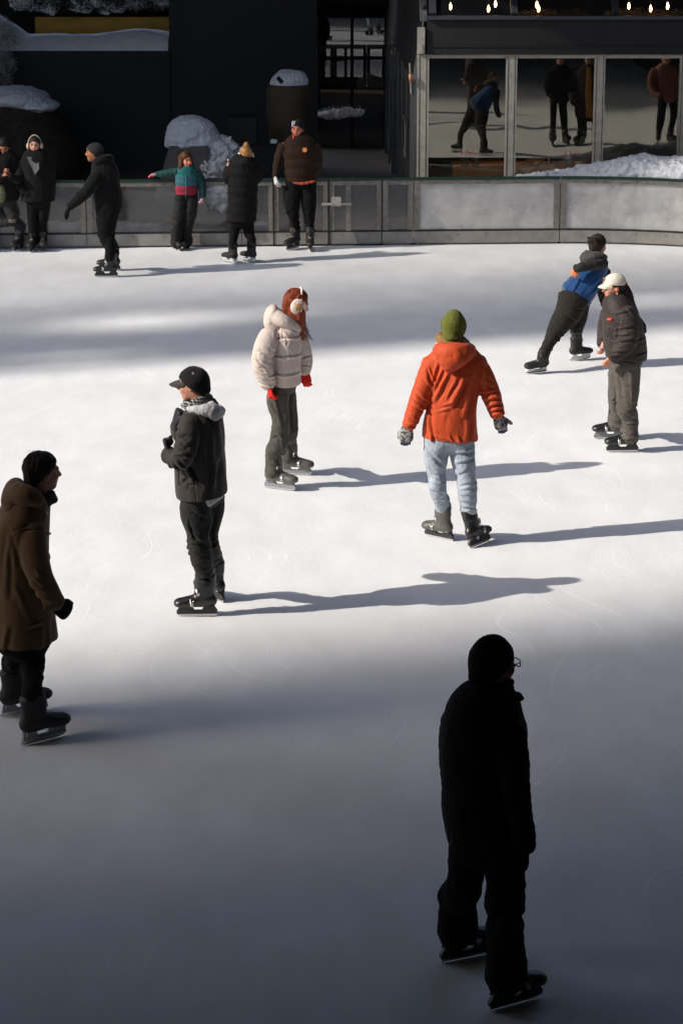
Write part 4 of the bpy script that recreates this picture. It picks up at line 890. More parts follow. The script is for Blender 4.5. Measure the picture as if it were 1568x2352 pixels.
sky_block_tower('added unseen tower behind the viewer that cuts sky light', -60, 60, -40, -14, 14)
dkp = [(-11, -13.5), (18, -13.5), (18, 17.9), (8, 17.9), (-11, 11.6)]
dk = mesh_obj('shade_deck', [(x_, y_, z_) for z_ in (0, .6) for x_, y_ in dkp], [[4, 3, 2, 1, 0], [5, 6, 7, 8, 9]]+[[i, (i+1) % 5, 5+(i+1) % 5, 5+i] for i in range(5)], TOW, None, (0, 0, 6.25), smooth=False); tag(dk, 'added unseen deck that shades the near end of the rink', 'deck')  # unseen slab added to darken the near ice
wallbox('deck_shade_wall', -11, -10.7, -13.5, 10.9, -6.28, -.004, TOW, dk); wallbox('deck_shade_wall', 17.7, 18, -13.5, 17.5, -6.28, -.004, TOW, dk); wallbox('deck_shade_wall', -10.69, 17.69, -13.5, -13.2, -6.28, -.004, TOW, dk)  # walls added under the slab to block low sky light
for x_, y_ in ((-10, -10), (16, -10)): wallbox('pillar', x_-.5, x_+.5, y_-.5, y_+.5, -6.28, -.003, TOW, dk)
def thin(pts, f=0.72): return [(q[0], q[1], q[2], q[3]*f, (q[4] if len(q) > 4 else q[3]*0.95)*f) for q in pts]
def colconst(*zones): return None
JN = cloth('light_denim', (0.30, 0.35, 0.41), 0.8, var=0.3, bump=0.002, bscale=60, wr=.016, ws=8)
BLACKJ = cloth('black_denim', (0.012, 0.0125, 0.013), 0.75, var=0.3)
BLK = cloth('black_cloth', (0.0035, 0.0035, 0.0038), 0.95, sheen=0)
GREYJ = cloth('washed_black_denim', (0.055, 0.051, 0.045), 0.8, var=0.3, wr=.014, ws=7)

# ============ man in the charcoal soft-shell jacket, arms folded up at his chest, facing left
p = Person(FG, (510, 2275))
BT = [(p.gnd(512, 2278), -92, dict(kind='hard')), (p.gnd(628, 2128), -44, dict(kind='hard'))]
torso = [(602, 440, .02, 62, 70), (590, 480, 0, 100, 150), (560, 540, 0, 158, 235), (545, 640, 0, 188, 262), (540, 760, 0, 204, 262), (530, 960, 0, 216, 255), (537, 1120, 0, 217, 252), (545, 1215, 0, 212, 246)]
armL = [(450, 560, -.17, 88, 85), (425, 700, -.24, 92, 85), (400, 830, -.30, 90, 82), (365, 915, -.30, 80, 76), (300, 905, -.22, 70, 66), (245, 850, -.17, 58, 56)]
armR = [(500, 590, .20, 84), (450, 680, .34, 78), (400, 730, .42, 70), (345, 690, .30, 60), (318, 600, .13, 48)]
legN = [(500, 1230, -.07, 135, 120), (490, 1400, -.08, 128, 118), (520, 1560, -.08, 97, 95), (515, 1660, -.08, 92, 88), (535, 1780, -.08, 82, 82), (560, 1920, -.07, 74, 78), (568, 1995, -.07, 72, 72)]
legF = [(630, 1230, .08, 112, 115), (640, 1350, .09, 95, 100), (628, 1500, .1, 70, 85), (628, 1640, .1, 62, 75), (650, 1780, .12, 52, 68), (672, 1930, .13, 46, 60), (680, 1985, .13, 44, 58)]
root = p.start('man in a charcoal soft-shell jacket and black brimmed cap, hands tucked up at his chest', (462, 262, 0), -78, 4, torso=[thin(torso[2:], .82)], limbs=[thin(armL), thin(armR), thin(legN), thin(legF)], neck_to=(560, 450, 0), bts=BT)
JM = cloth('charcoal_softshell', (0.026, 0.022, 0.020), 0.72, sheen=0.1, var=0.12, wr=.014, ws=5)
s = Solid(0.0062)
GP = pulls(p, [(300, 640, 420, 595), (380, 630, 470, 700), (340, 765, 480, 740), (335, 800, 430, 900), (300, 820, 380, 935), (255, 830, 305, 935), (212, 830, 255, 925), (430, 915, 505, 1050, .016, .02), (560, 560, 590, 1000, .009, .02), (640, 600, 665, 1150, .012, .022), (700, 800, 640, 1120, .010, .02), (600, 900, 560, 1200, .010, .02), (360, 1065, 425, 1000), (430, 1050, 500, 1035), (690, 560, 720, 900, .008, .02),
    (420, 690, 490, 640), (320, 700, 470, 800, .010, .014), (500, 500, 508, 1275, -.004, .005), (380, 1000, 372, 1250, -.003, .005)])
p.torso(s, torso, both(drape(.006, 7, 2.4, 3), GP), cap=0.15, hem=(540, 1215, 0), tilt=0.1)
ab = both(creases(.004, 12, 5, [(.45, .1, .8), (.8, .12, .9)], 5), GP)
p.L(s, armL, ab, cap=.6, k=.018); p.L(s, armR, ab, cap=.5, k=.02)
jk = p.out('jacket', s, JM)
s = Solid(0.006); c_ = p.pt(575, 475, 0)
s.loft(ringpts(p.pt(548, 428, 0), .075, .085, 16, (.35, 0)), [(.028, .018)]*16, k=.01, fold=creases(.003, 20, 20, seed=2)); p.out('collar', s, JM, parent=jk)
HM = cloth('light_grey_fleece', (0.42, 0.42, 0.43), .9, var=.1)
s = Solid(0.006); hf = creases(.008, 12, 7, seed=8)
p.L(s, [(430, 470, -.13, 22, 22), (500, 475, -.185, 34, 30), (590, 480, -.20, 48, 40), (660, 500, -.15, 55, 50), (690, 490, -.03, 48, 60), (640, 460, .10, 40, 50)], hf, k=.02); p.L(s, [(600, 450, -.13, 50, 30), (650, 500, -.19, 42, 36), (672, 545, -.17, 18, 24)], hf, k=.03)
p.out('hood', s, HM)
SC = mat('plaid_scarf', (.03, .03, .032), .9, attr=True, var=.1)
s = Solid(0.005); s.loft(ringpts(p.pt(500, 400, 0), .082, .088, 18, (.42, .05)), [(.034, .017)]*18, k=.01, fold=creases(.003, 20, 20, seed=4), side=None)
def plaid(V, i):
    a = np.abs(np.sin(V[:, 2]*150)) < .25; b = np.abs(np.sin(V[:, 0]*120+V[:, 1]*90)) < .28; cc = np.full((len(V), 3), .018); cc[a | b] = .30; cc[a & b] = .62; return cc
p.out('scarf', s, SC, plaid)
CAPM = cloth('black_wool', (0.008, 0.008, 0.009), .95)
cp = p.beanie(CAPM, low=.01, grow=1.06, name='cap')
p.visor(cloth('grey_visor', (.045, .042, .038), .8), cp, .085, .04)
p.hair((.16, .15, .14), short=True, vol=.97)
GL = cloth('dark_leather_glove', (0.014, 0.014, 0.018), .5)
for w_, d_, n_, th, cu in (((262, 845, -.17), (-.35, .15, .95), (.9, .1, .3), 1, 1.25), ((318, 585, .12), (.25, -.15, .95), (.8, .3, -.3), -1, 1.2)):
    s = Solid(.0045); hand(s, p.pt(*w_), d_, n_, th, 1.05, cu, 1.25); p.out('glove', s, GL)
V, F = tube([p.pt(340, 1000, -.225), p.pt(337, 1060, -.228), p.pt(343, 1135, -.222)], .006, 6); mesh_obj('pocket_zip', V, F, MB['plastic'], jk)
s = Solid(.0065); tf = both(creases(.004, 11, 5, [(.45, .1, 1.3), (.95, .12, 1.2)], 21), pulls(p, [(430, 1400, 480, 1580), (415, 1600, 560, 1575), (410, 1650, 590, 1690, .014), (420, 1695, 560, 1730), (600, 1500, 640, 1900, .010, .014), (450, 1480, 600, 1600), (640, 1350, 600, 1560, .012, .016), (610, 1650, 680, 1620), (620, 1700, 680, 1690), (640, 1850, 690, 1830), (480, 1300, 600, 1360), (470, 1800, 600, 1850), (500, 1920, 620, 1900)]))
p.pelvis(s, torso); p.leg(s, legN, BT[0], tf, low=.28, r0=.06, r1=.064); p.leg(s, legF, BT[1], tf, low=.28, r0=.06, r1=.064); p.out('trousers', s, BLACKJ)
p.boots(BT)
s = Solid(.007); p.L(s, [(600, 1262, -.18, 70, 30), (700, 1215, -.06, 40, 50)], k=.02, cap=.5); p.out('shirt_hem', s, HM)

# ============ woman in the cream puffer, red gloves, facing right
p = Person(FW, (520, 2200))
BT = [(p.gnd(540, 2214), 114, dict(kind='hard', shell='grey_plastic', holder='holder_grey')), (p.gnd(700, 2060), 100, dict(kind='hard', shell='grey_plastic', holder='holder_grey'))]
torso = [(640, 430, 0, 80, 90), (640, 500, 0, 118, 170), (612, 590, 0, 150, 225), (610, 700, 0, 158, 238), (605, 850, 0, 155, 240), (600, 1000, 0, 150, 238), (603, 1090, 0, 148, 232), (605, 1118, 0, 138, 215)]
armN = [(440, 590, -.13, 105, 95), (395, 700, -.19, 116, 100), (350, 840, -.22, 100, 92), (368, 960, -.22, 100, 88), (405, 1060, -.2, 88, 80), (415, 1120, -.19, 72, 66)]
armF = [(740, 640, .18, 90), (790, 780, .22, 85), (810, 900, .22, 72), (805, 985, .2, 52)]
legN = [(535, 1130, -.07, 120, 110), (525, 1300, -.08, 110, 105), (552, 1480, -.09, 90, 92), (548, 1600, -.09, 90, 90), (528, 1740, -.09, 96, 92), (502, 1870, -.08, 92, 92), (493, 1950, -.08, 84, 88)]
legF = [(610, 1130, .08, 95, 105), (632, 1300, .09, 82, 98), (655, 1480, .1, 75, 88), (655, 1620, .1, 74, 85), (645, 1780, .1, 72, 88), (640, 1900, .1, 70, 88), (628, 1955, .1, 72, 82)]
root = p.start('red-haired woman in a cream puffer jacket with red gloves and fluffy earmuffs', (722, 265, 0), 74, 20, size=1.0, skin=(.62, .36, .27), torso=[thin(torso[2:], .8)], limbs=[thin(armN, .6), thin(armF, .6), thin(legN), thin(legF)], neck_to=(650, 440, 0), bts=BT)
PM = cloth('cream_puffer', (0.50, 0.425, 0.385), .68, sheen=.1, var=.06, wr=.008)
s = Solid(0.0062)
rq = random.Random(11); G_ = [(520, 583, 765, 572, -.016, .011), (460, 768, 775, 760, -.016, .011), (450, 948, 755, 950, -.016, .011), (545, 470, 520, 760, -.012, .012), (265, 862, 445, 935, -.011, .010), (290, 1040, 480, 1052, -.012, .010), (310, 760, 455, 860, .010, .012), (380, 885, 425, 905, .012), (280, 740, 330, 830, .007), (750, 872, 865, 845, -.010, .010), (760, 930, 865, 965, -.009, .010), (600, 480, 730, 540, .010), (560, 500, 640, 570, .009)]
for yq in (583, 768, 948):
    for _ in range(13): xq = rq.uniform(470, 750); sg = rq.choice((-1, 1)); G_.append((xq, yq+sg*8, xq+rq.uniform(-18, 18), yq+sg*rq.uniform(35, 80), rq.uniform(.003, .006), .009))
for _ in range(22): xq = rq.uniform(290, 470); yq = rq.uniform(620, 1100); G_.append((xq, yq, xq+rq.uniform(20, 60), yq+rq.uniform(-5, 45), rq.uniform(.004, .007), .010))
WP = pulls(p, G_)
p.torso(s, torso, both(drape(.004, 5, 3, 31), WP), cap=.5, k=.02, hem=(605, 1095, 0), tilt=0)
af = both(creases(.003, 9, 5, [(.5, .12, 1.)], 35), WP); p.L(s, armN, af, cap=.55, k=.012); p.L(s, armF, af, cap=.55, k=.012)
jk = p.out('puffer_jacket', s, PM)
s = Solid(.0065); hf = creases(.007, 7, 4, seed=41)
s.loft([p.pt(*q) for q in ((735, 525, -.09), (655, 480, -.14), (560, 430, -.15), (480, 385, -.08), (470, 370, .05), (560, 390, .13), (690, 460, .12), (740, 510, .05), (745, 530, -.05))],
       [(.03, .035), (.042, .04), (.052, .045), (.06, .055), (.06, .055), (.05, .05), (.045, .045), (.04, .04), (.03, .035)], k=.03, fold=hf)
p.L(s, [(478, 300, -.02, 26, 95), (452, 360, -.02, 45, 115), (440, 440, 0, 58, 130), (500, 505, 0, 90, 150)], hf, k=.03)
p.out('hood', s, PM, parent=jk)
RED = (.17, .03, .009); hr = p.hair(RED, seed=5, cutface=False); p.tousle(RED, 110, 5, .0028); p.tousle((.30, .06, .018), 50, 6, .0026)
s = Solid(.006); st = lambda s_, u, v, t, P: .012*(vnoise(np.stack([P[:, 0]*75, P[:, 1]*60, P[:, 2]*6], 1), 3)-.5)
for pts in ([(735, 190, -.07, 45, 30), (758, 270, -.085, 42, 25), (752, 370, -.09, 50, 25), (750, 450, -.085, 52, 25), (772, 540, -.06, 28, 22), (783, 640, -.05, 10, 10)],
            [(690, 300, -.06, 60, 40), (690, 400, -.07, 62, 38), (740, 480, -.08, 40, 28), (765, 580, -.06, 14, 14)],
            [(775, 200, .02, 36, 50), (795, 290, .04, 16, 40), (790, 380, .05, 22, 40), (790, 480, .04, 14, 30), (780, 560, .03, 8, 12)],
            [(640, 210, -.02, 60, 60), (622, 300, -.02, 50, 60), (640, 380, 0, 50, 60)]): p.L(s, pts, st, k=.012)
p.out('hair_lock', s, hairmat(RED), parent=hr)
rnd = random.Random(4)
p.strands(RED, [[p.pt(770+rnd.uniform(-15, 25), 380, -.05+rnd.uniform(-.02, .08)), p.pt(790+rnd.uniform(-20, 25), 470+rnd.uniform(-20, 20), -.04+rnd.uniform(-.02, .08)), p.pt(800+rnd.uniform(-30, 50), 560+rnd.uniform(-20, 20), -.03+rnd.uniform(-.03, .08)), p.pt(815+rnd.uniform(-40, 80), 640+rnd.uniform(-30, 30), -.03+rnd.uniform(-.03, .08))] for _ in range(34)], .003, headspace=False)
FUR = mat('cream_fur', (.78, .62, .55), .95, var=.15, vscale=60, bump=.006, bscale=160, sheen=.5)
p.earmuffs(FUR, FUR, cloth('tan_knit', (.45, .26, .12)), r=.071)
RG = cloth('red_knit_glove', (.62, .022, .012), .85)
s = Solid(.0045); hand(s, p.pt(437, 1135, -.2), (.0, -.05, -1), (.9, .1, 0), 1, 1.0, .75, 1.15); p.out('glove', s, RG)
s = Solid(.0045); hand(s, p.pt(812, 995, .2), (.12, .0, -1), (.3, .9, 0), -1, .98, .4, 1.1, spread=.16); p.out('glove', s, RG)
s = Solid(.0065); tf = both(drape(.004, 8, 2.5, 61), creases(.004, 9, 5, [(.95, .15, 1.2)], 63), pulls(p, [(480, 1180, 560, 1500, .012, .018), (600, 1160, 640, 1600, .012, .018), (560, 1600, 610, 1900, .012, .016), (470, 1540, 600, 1650), (480, 1750, 600, 1830, .012), (450, 1900, 560, 1940), (630, 1700, 700, 1850), (430, 1250, 520, 1400, .010), (460, 1620, 520, 1600), (660, 1300, 680, 1560, .010, .016), (500, 1860, 580, 1800)]))
p.pelvis(s, torso); p.leg(s, legN, BT[0], tf, low=.16, r0=.069, r1=.077); p.leg(s, legF, BT[1], tf, low=.16, r0=.069, r1=.077); p.out('trousers', s, GREYJ)
p.boots(BT)

# ============ man in the orange jacket seen from behind
p = Person(FO, (730, 2235))
BT = [(p.gnd(548, 2165), -52, dict(kind='hard', shell='grey_plastic', roll=-8, scale=.94)), (p.gnd(915, 2225), 38, dict(kind='hard', shell='plastic', roll=-15, scale=.96))]
torso = [(665, 400, 0, 105, 85), (672, 450, 0, 165, 105), (680, 520, 0, 248, 135), (685, 640, 0, 246, 158), (682, 800, 0, 226, 160), (665, 960, 0, 222, 158), (645, 1120, 0, 238, 160), (638, 1235, 0, 244, 160)]
armL = [(475, 530, 0, 82, 90), (425, 680, -.01, 82, 86), (378, 820, -.02, 76, 80), (335, 930, -.03, 70, 74), (290, 1050, -.04, 58, 62), (255, 1135, -.05, 52, 56)]
armR = [(880, 530, 0, 84, 90), (945, 660, 0, 84, 84), (1000, 780, 0, 76, 78), (1035, 880, -.02, 68, 70), (1065, 960, -.03, 60, 62), (1085, 1030, -.04, 54, 56)]
legL = [(530, 1240, 0, 128, 125), (515, 1370, 0, 112, 115), (512, 1500, .01, 92, 100), (520, 1600, .01, 80, 92), (528, 1720, 0, 76, 86), (540, 1810, 0, 68, 80), (548, 1875, 0, 58, 70)]
legR = [(740, 1240, 0, 128, 125), (755, 1370, 0, 112, 115), (775, 1500, 0, 100, 105), (792, 1620, -.01, 88, 96), (806, 1760, -.02, 86, 90), (822, 1860, -.02, 76, 82), (835, 1935, -.02, 66, 72)]
root = p.start('man seen from behind in an orange-red jacket, pale jeans and a green beanie', (677, 235, 0), 12, 8, size=1.02, torso=[thin(torso[2:], .8)], limbs=[thin(armL), thin(armR), thin(legL), thin(legR)], neck_to=(668, 410, 0), bts=BT)
OM = cloth('orange_shell', (0.46, 0.060, 0.016), .62, var=.07, bump=.001, bscale=25, wr=.014, ws=5)
s = Solid(.006); OP = pulls(p, [(430, 560, 500, 720), (525, 520, 470, 700, .014, .014), (565, 570, 480, 780, .014, .014), (615, 610, 490, 880, .016, .015), (700, 640, 600, 830, .012, .015), (770, 640, 650, 905, .024, .022), (825, 640, 765, 1010, .022, .022), (795, 1000, 772, 1295, .016, .020), (870, 700, 850, 1200, .012, .022), (560, 905, 700, 855, .008), (480, 1185, 760, 1245, .008, .010), (630, 1190, 700, 1295, .010), (700, 1180, 740, 1290, .010), (460, 1190, 485, 1255), (905, 520, 885, 760, .012), (520, 965, 640, 930, .007), (430, 960, 470, 1230, .012, .014),
    (350, 800, 445, 880, .014), (300, 905, 420, 965, .014), (335, 740, 450, 800, .012), (392, 640, 470, 740, .014), (265, 1085, 335, 1080), (255, 1000, 335, 1050), (402, 570, 440, 700), (310, 850, 430, 900, .012),
    (925, 800, 1065, 775, .013), (955, 860, 1085, 830, .013), (975, 920, 1100, 880, .013), (1000, 970, 1115, 930, .012), (965, 620, 1045, 720, .012), (940, 560, 980, 760, .012), (1020, 1005, 1125, 985), (980, 700, 1060, 760, .010)])
p.torso(s, torso, both(drape(.008, 6, 2.0, 71), OP), cap=.15, hem=(640, 1238, 0), tilt=-0.07)
af = both(creases(.003, 10, 6, [(.5, .14, .7), (.85, .12, .6)], 74), OP); p.L(s, armL, af, cap=.3, k=.035); p.L(s, armR, af, cap=.3, k=.035)
jk = p.out('jacket', s, OM)
s = Solid(.0065); hf = creases(.009, 9, 6, seed=78)
s.loft([p.pt(*q) for q in ((530, 425, .03), (560, 430, -.09), (660, 470, -.15), (770, 450, -.12), (820, 430, .0), (790, 400, .09))], [(.03, .035), (.055, .05), (.075, .055), (.065, .055), (.045, .045), (.03, .03)], k=.04, fold=hf)
p.L(s, [(655, 440, -.12, 100, 60), (670, 520, -.16, 92, 42), (700, 560, -.16, 62, 25)], hf, k=.04)
p.out('hood', s, OM, parent=jk)
s = Solid(.006); s.loft(ringpts(p.pt(668, 370, 0), .112, .1, 16, (-.02, .1)), [(.035, .025)]*16, k=.01, fold=creases(.006, 14, 14, seed=3)); p.out('collar_lining', s, cloth('beige_lining', (.36, .27, .21)), parent=jk)
s = Solid(.006); s.loft(ringpts(p.pt(655, 330, 0), .098, .1, 16, (-.2, .12)), [(.034, .026)]*16, k=.01, fold=creases(.007, 16, 16, seed=3)); p.out('scarf', s, cloth('tan_scarf', (.24, .13, .05), var=.3))
p.beanie(cloth('olive_knit', (.095, .105, .018), .9, var=.2), low=.025, grow=1.1, peak=.012)
p.hair((.6, .56, .5), vol=.98)
GLG = mat('patterned_mitten', (.2, .2, .2), .9, attr=True, var=.2)
def mitt(V, i):
    z0 = V[:, 2]; cc = np.tile([.30, .28, .27], (len(V), 1)); h_ = (z0-z0.min())/(z0.max()-z0.min()); n = vnoise(V*70, 3) > .56; cc[n] = (.06, .06, .07); cc[h_ < .2] = (.035, .03, .09); cc[h_ > .82] = (.02, .018, .05); return cc
s = Solid(.0045); hand(s, p.pt(243, 1150, -.05), (-.12, 0, -1), (.2, .9, 0), -1, 1.08, .35, 1.3, spread=0); p.out('glove', s, GLG, mitt)
s = Solid(.0045); hand(s, p.pt(1085, 1045, -.04), (.42, .05, -1), (-.3, .9, 0), 1, 1.05, .3, 1.25, spread=.0, thumb_curl=-.6); p.out('glove', s, GLG, mitt)
s = Solid(.007); tf = both(creases(.004, 11, 4, [(.55, .13, 1.2), (.9, .12, 1.6)], 81), pulls(p, [(420, 1290, 560, 1420, .012, .016), (440, 1380, 560, 1500, .012, .015), (490, 1545, 600, 1520, .0055), (445, 1570, 590, 1605, .0055), (455, 1622, 590, 1642, .0055), (445, 1690, 590, 1722, .008), (480, 1780, 600, 1812, .008), (660, 1345, 855, 1315, .012, .015), (695, 1440, 855, 1380, .012, .015), (715, 1645, 870, 1600, .006), (725, 1692, 880, 1650, .006), (725, 1742, 885, 1710, .006), (735, 1800, 885, 1780, .008), (755, 1860, 885, 1850), (690, 1560, 790, 1500, .008), (410, 1440, 470, 1540, .006), (830, 1330, 870, 1500, .006)])); p.pelvis(s, torso); p.leg(s, legL, BT[0], tf, low=.30, r0=.062, r1=.068); p.leg(s, legR, BT[1], tf, low=.30, r0=.062, r1=.068)
s.loft([p.pt(560, 1265, -.01), p.pt(710, 1265, -.01)], [(.09, .12)]*2, k=.04); p.out('jeans', s, JN)
p.boots(BT)

# ============ boy pushing off in the blue fleece vest
p = Person(FR, (450, 1300))
BT = [(p.gnd(255, 1335), -118, dict(kind='hockey', shell='leather', holder='holder_white', roll=-18, scale=.92)), (p.gnd(640, 1222), 62, dict(kind='hockey', shell='leather', holder='holder_white', scale=.92))]
tor = [(815, 330, .05, 62, 80), (795, 390, .04, 95, 115), (735, 480, .02, 118, 128), (665, 570, 0, 135, 130), (610, 640, 0, 150, 132)]
armN = [(858, 356, -.04, 46, 48), (765, 374, -.17, 44, 46), (660, 392, -.22, 38, 40), (600, 408, -.21, 31, 32)]
armF = [(860, 430, .14, 60), (850, 560, .2, 50), (855, 650, .24, 45), (880, 740, .26, 38)]
legN = [(590, 660, -.06, 140, 125), (545, 790, -.08, 118, 115), (475, 890, -.1, 92, 95), (425, 970, -.1, 72, 80), (395, 1070, -.09, 58, 66), (368, 1165, -.09, 50, 56)]
legF = [(640, 700, .08, 95, 105), (628, 830, .1, 80, 85), (615, 920, .1, 62, 70), (612, 1000, .1, 54, 60), (610, 1060, .1, 46, 52)]
root = p.start('boy in a blue fleece vest leaning forward with one hand behind his back', (808, 205, .04), 42, 4, size=.93, torso=[thin(tor, .8)], limbs=[thin(armN), thin(armF), thin(legN), thin(legF)], hands=[], neck_to=(800, 330, .04), bts=BT)
VB = cloth('blue_fleece', (0.003, 0.04, 0.14), .95, sheen=.3)
s = Solid(.0075); p.L(s, tor, both(drape(.005, 9, 3, 91), pulls(p, [(560, 600, 640, 470, .012, .016), (700, 600, 800, 480, .016, .018), (740, 620, 830, 520, .014, .016), (500, 540, 640, 560, .010), (700, 520, 780, 440, .010)])), cap=.2); vest = p.out('vest', s, VB)
s = Solid(.0075); p.L(s, [(617, 630, 0, 146, 128), (600, 655, 0, 146, 128)], cap=.2); p.out('vest_hem', s, cloth('grey_trim', (.10, .095, .09)), parent=vest)
s = Solid(.0065); af = creases(.007, 16, 8, seed=94); p.L(s, armN, af, cap=.5); p.L(s, armF, af, cap=.5); DKH = cloth('charcoal_hoodie', (.018, .017, .017)); sw = p.out('sleeves', s, DKH)
s = Solid(.006); p.L(s, [(870, 300, -.02, 22, 34), (800, 296, -.06, 36, 46), (725, 305, -.03, 44, 62), (700, 305, .05, 42, 58), (770, 280, .1, 36, 46)], creases(.010, 14, 10, seed=96), k=.03); p.out('hood', s, cloth('grey_hood', (.05, .047, .044)), parent=sw)
s = Solid(.0045); hand(s, p.pt(603, 405, -.2), (-.2, -.05, -.9), (.3, .9, .2), 1, .85, .6); p.out('glove', s, cloth('orange_knit_glove', (.55, .2, .1)))
p.hair((.025, .016, .011), vol=1.05, seed=8); 
p.tousle((.02, .013, .01), 120, 8, .003, lift=.09); p.strands((.02, .013, .01), [[(rnd.uniform(-.06, .06), -.09, .08+rnd.uniform(-.05, .02)), (rnd.uniform(-.07, .07), -.125, .09+rnd.uniform(-.05, .03)), (rnd.uniform(-.08, .08), -.145, .07+rnd.uniform(-.06, .05))] for _ in range(60)], .006)
s = Solid(.0065); tf = both(creases(.004, 12, 5, [(.6, .15, 1.), (.95, .1, 1.2)], 98), pulls(p, [(400, 880, 520, 930, .012), (375, 940, 500, 990, .012), (360, 1010, 480, 1030, .012), (350, 1090, 450, 1110, .012), (500, 760, 640, 860, .014, .018), (560, 900, 660, 880, .012), (560, 960, 660, 940, .012), (540, 700, 700, 740, .010, .016)])); p.pelvis(s, tor); p.leg(s, legN, BT[0], tf, low=.25, r0=.052, r1=.055); p.leg(s, legF, BT[1], tf, low=.25, r0=.052, r1=.055); p.out('trousers', s, cloth('black_joggers', (.013, .011, .009), .85))
p.boots(BT)

# ============ woman in the cream cap holding a phone, facing left
p = Person(FR, (1025, 2035))
BT = [(p.gnd(1028, 2043), -93, dict(kind='hard')), (p.gnd(915, 1928), -90, dict(kind='hard', holder='holder_grey'))]
tor = [(960, 660, 0, 62, 70), (955, 700, 0, 92, 110), (985, 770, 0, 138, 190), (1012, 880, 0, 165, 215), (1035, 1010, 0, 182, 220), (1055, 1130, 0, 182, 215), (1068, 1225, 0, 165, 200)]
armN = [(1050, 790, -.15, 88, 80), (1075, 920, -.2, 92, 82), (1075, 1040, -.23, 85, 78), (1005, 1130, -.24, 74, 70), (925, 1195, -.23, 56, 56)]
armF = [(900, 800, .18, 70), (870, 930, .22, 66), (850, 1040, .18, 52), (838, 1090, .12, 42)]
legN = [(1060, 1240, -.07, 128, 115), (1075, 1400, -.08, 104, 105), (1072, 1540, -.09, 92, 96), (1055, 1660, -.09, 84, 92), (1062, 1780, -.09, 88, 92), (1075, 1870, -.09, 78, 86)]
legF = [(985, 1260, .09, 85, 100), (965, 1400, .1, 66, 90), (955, 1560, .11, 56, 80), (935, 1680, .11, 48, 75), (945, 1780, .11, 50, 72), (960, 1835, .11, 52, 68)]
root = p.start('laughing woman in a cream baseball cap and dark puffer, facing left with a phone', (948, 575, 0), -103, 4, size=.97, skin=(.58, .27, .18), torso=[thin(tor[2:], .78)], limbs=[thin(armN, .6), thin(armF, .6), thin(legN), thin(legF)],
    bts=BT, hands=[dict(w=p.pt(850, 1085, .1), d=(-.1, -.4, -.75), palm=(-.9, 0, .35), thumb=-1, size=.92, curl=.8), dict(w=p.pt(908, 1215, -.23), d=(-.45, .1, -.8), palm=(-.5, .6, 0), thumb=1, size=.92, curl=1.2)], neck_to=(955, 690, 0))
DP = cloth('dark_brown_puffer', (0.032, 0.024, 0.022), .62, var=.08, wr=.008)
CPW = pulls(p, [(850, 872, 950, 905, -.012, .010), (855, 995, 945, 1015, -.012, .010), (950, 765, 1060, 735, .010), (905, 880, 872, 1060, -.010, .009), (955, 845, 1085, 885, .013, .012), (940, 905, 1070, 862, .012), (950, 1005, 1115, 960, .014), (930, 1085, 1105, 1060, .014), (880, 1135, 1000, 1100, .012), (1110, 1005, 1215, 1000, -.012, .010), (1120, 1135, 1230, 1125, -.012, .010), (940, 960, 1060, 930, .010), (980, 800, 960, 1000, -.010, .011), (860, 1090, 930, 1120, -.009, .010), (1040, 720, 1120, 800, .010), (860, 780, 930, 800, -.008, .009), (1060, 880, 1140, 900, -.011, .010), (1000, 1190, 1200, 1215, -.008, .008)])
s = Solid(.0062); p.torso(s, tor, both(quilt(.13, .006, 101, .002), CPW), cap=.5, k=.02, hem=(1068, 1215, 0), tilt=0); af = both(creases(.003, 12, 7, seed=104), CPW); p.L(s, armN, af, cap=.5, k=.012); p.L(s, armF, af, cap=.5, k=.012)
jk = p.out('puffer_jacket', s, DP)
s = Solid(.006); s.loft(ringpts(p.pt(955, 712, 0), .085, .095, 14, (.6, 0)), [(.034, .022)]*14, k=.01, fold=creases(.005, 15, 15, seed=3)); p.out('collar', s, DP, parent=jk)
s = Solid(.005); p.L(s, [(890, 705, -.02, 24, 40), (930, 690, 0, 36, 46)], k=.02); p.out('neck_scarf', s, cloth('red_scarf', (.6, .03, .015)))
cm = cloth('cream_cap', (.66, .61, .50), .8, var=.04); cp = p.cap(cm, brimlen=.07)
V, F = join([tube([p.H((x0, .09, z0)), p.H((x1, .094, z1))], .004, 6) for x0, z0, x1, z1 in ((-.02, .072, .02, .105), (.02, .072, -.02, .105), (-.02, .105, -.005, .105), (.006, .105, .02, .105), (-.02, .072, -.008, .072), (.008, .072, .02, .072))])
V = [tuple(np.array(v)+p.hR@np.array([0, .006, 0])) for v in V]
mesh_obj('cap_emblem', V, F, cloth('brown_thread', (.35, .13, .06)), cp)
p.hair((.022, .012, .010), vol=.95, long=[([(0, -.07, .0), (-.02, -.12, -.08), (-.02, -.16, -.2), (-.03, -.2, -.3)], [(.07, .06), (.06, .05), (.05, .045), (.04, .035)]), ([(0, -.19, -.28), (-.02, -.24, -.36), (-.03, -.28, -.42), (-.03, -.30, -.48)], [.035, .034, .03, .014])], seed=7)
V, F = tube([p.H((-.085, -.005, -.035)), p.H((-.089, .004, -.048)), p.H((-.086, .006, -.06))], .0045, 6); mesh_obj('earring', V, F, mat('gold', (.8, .5, .15), .25, 1), root)
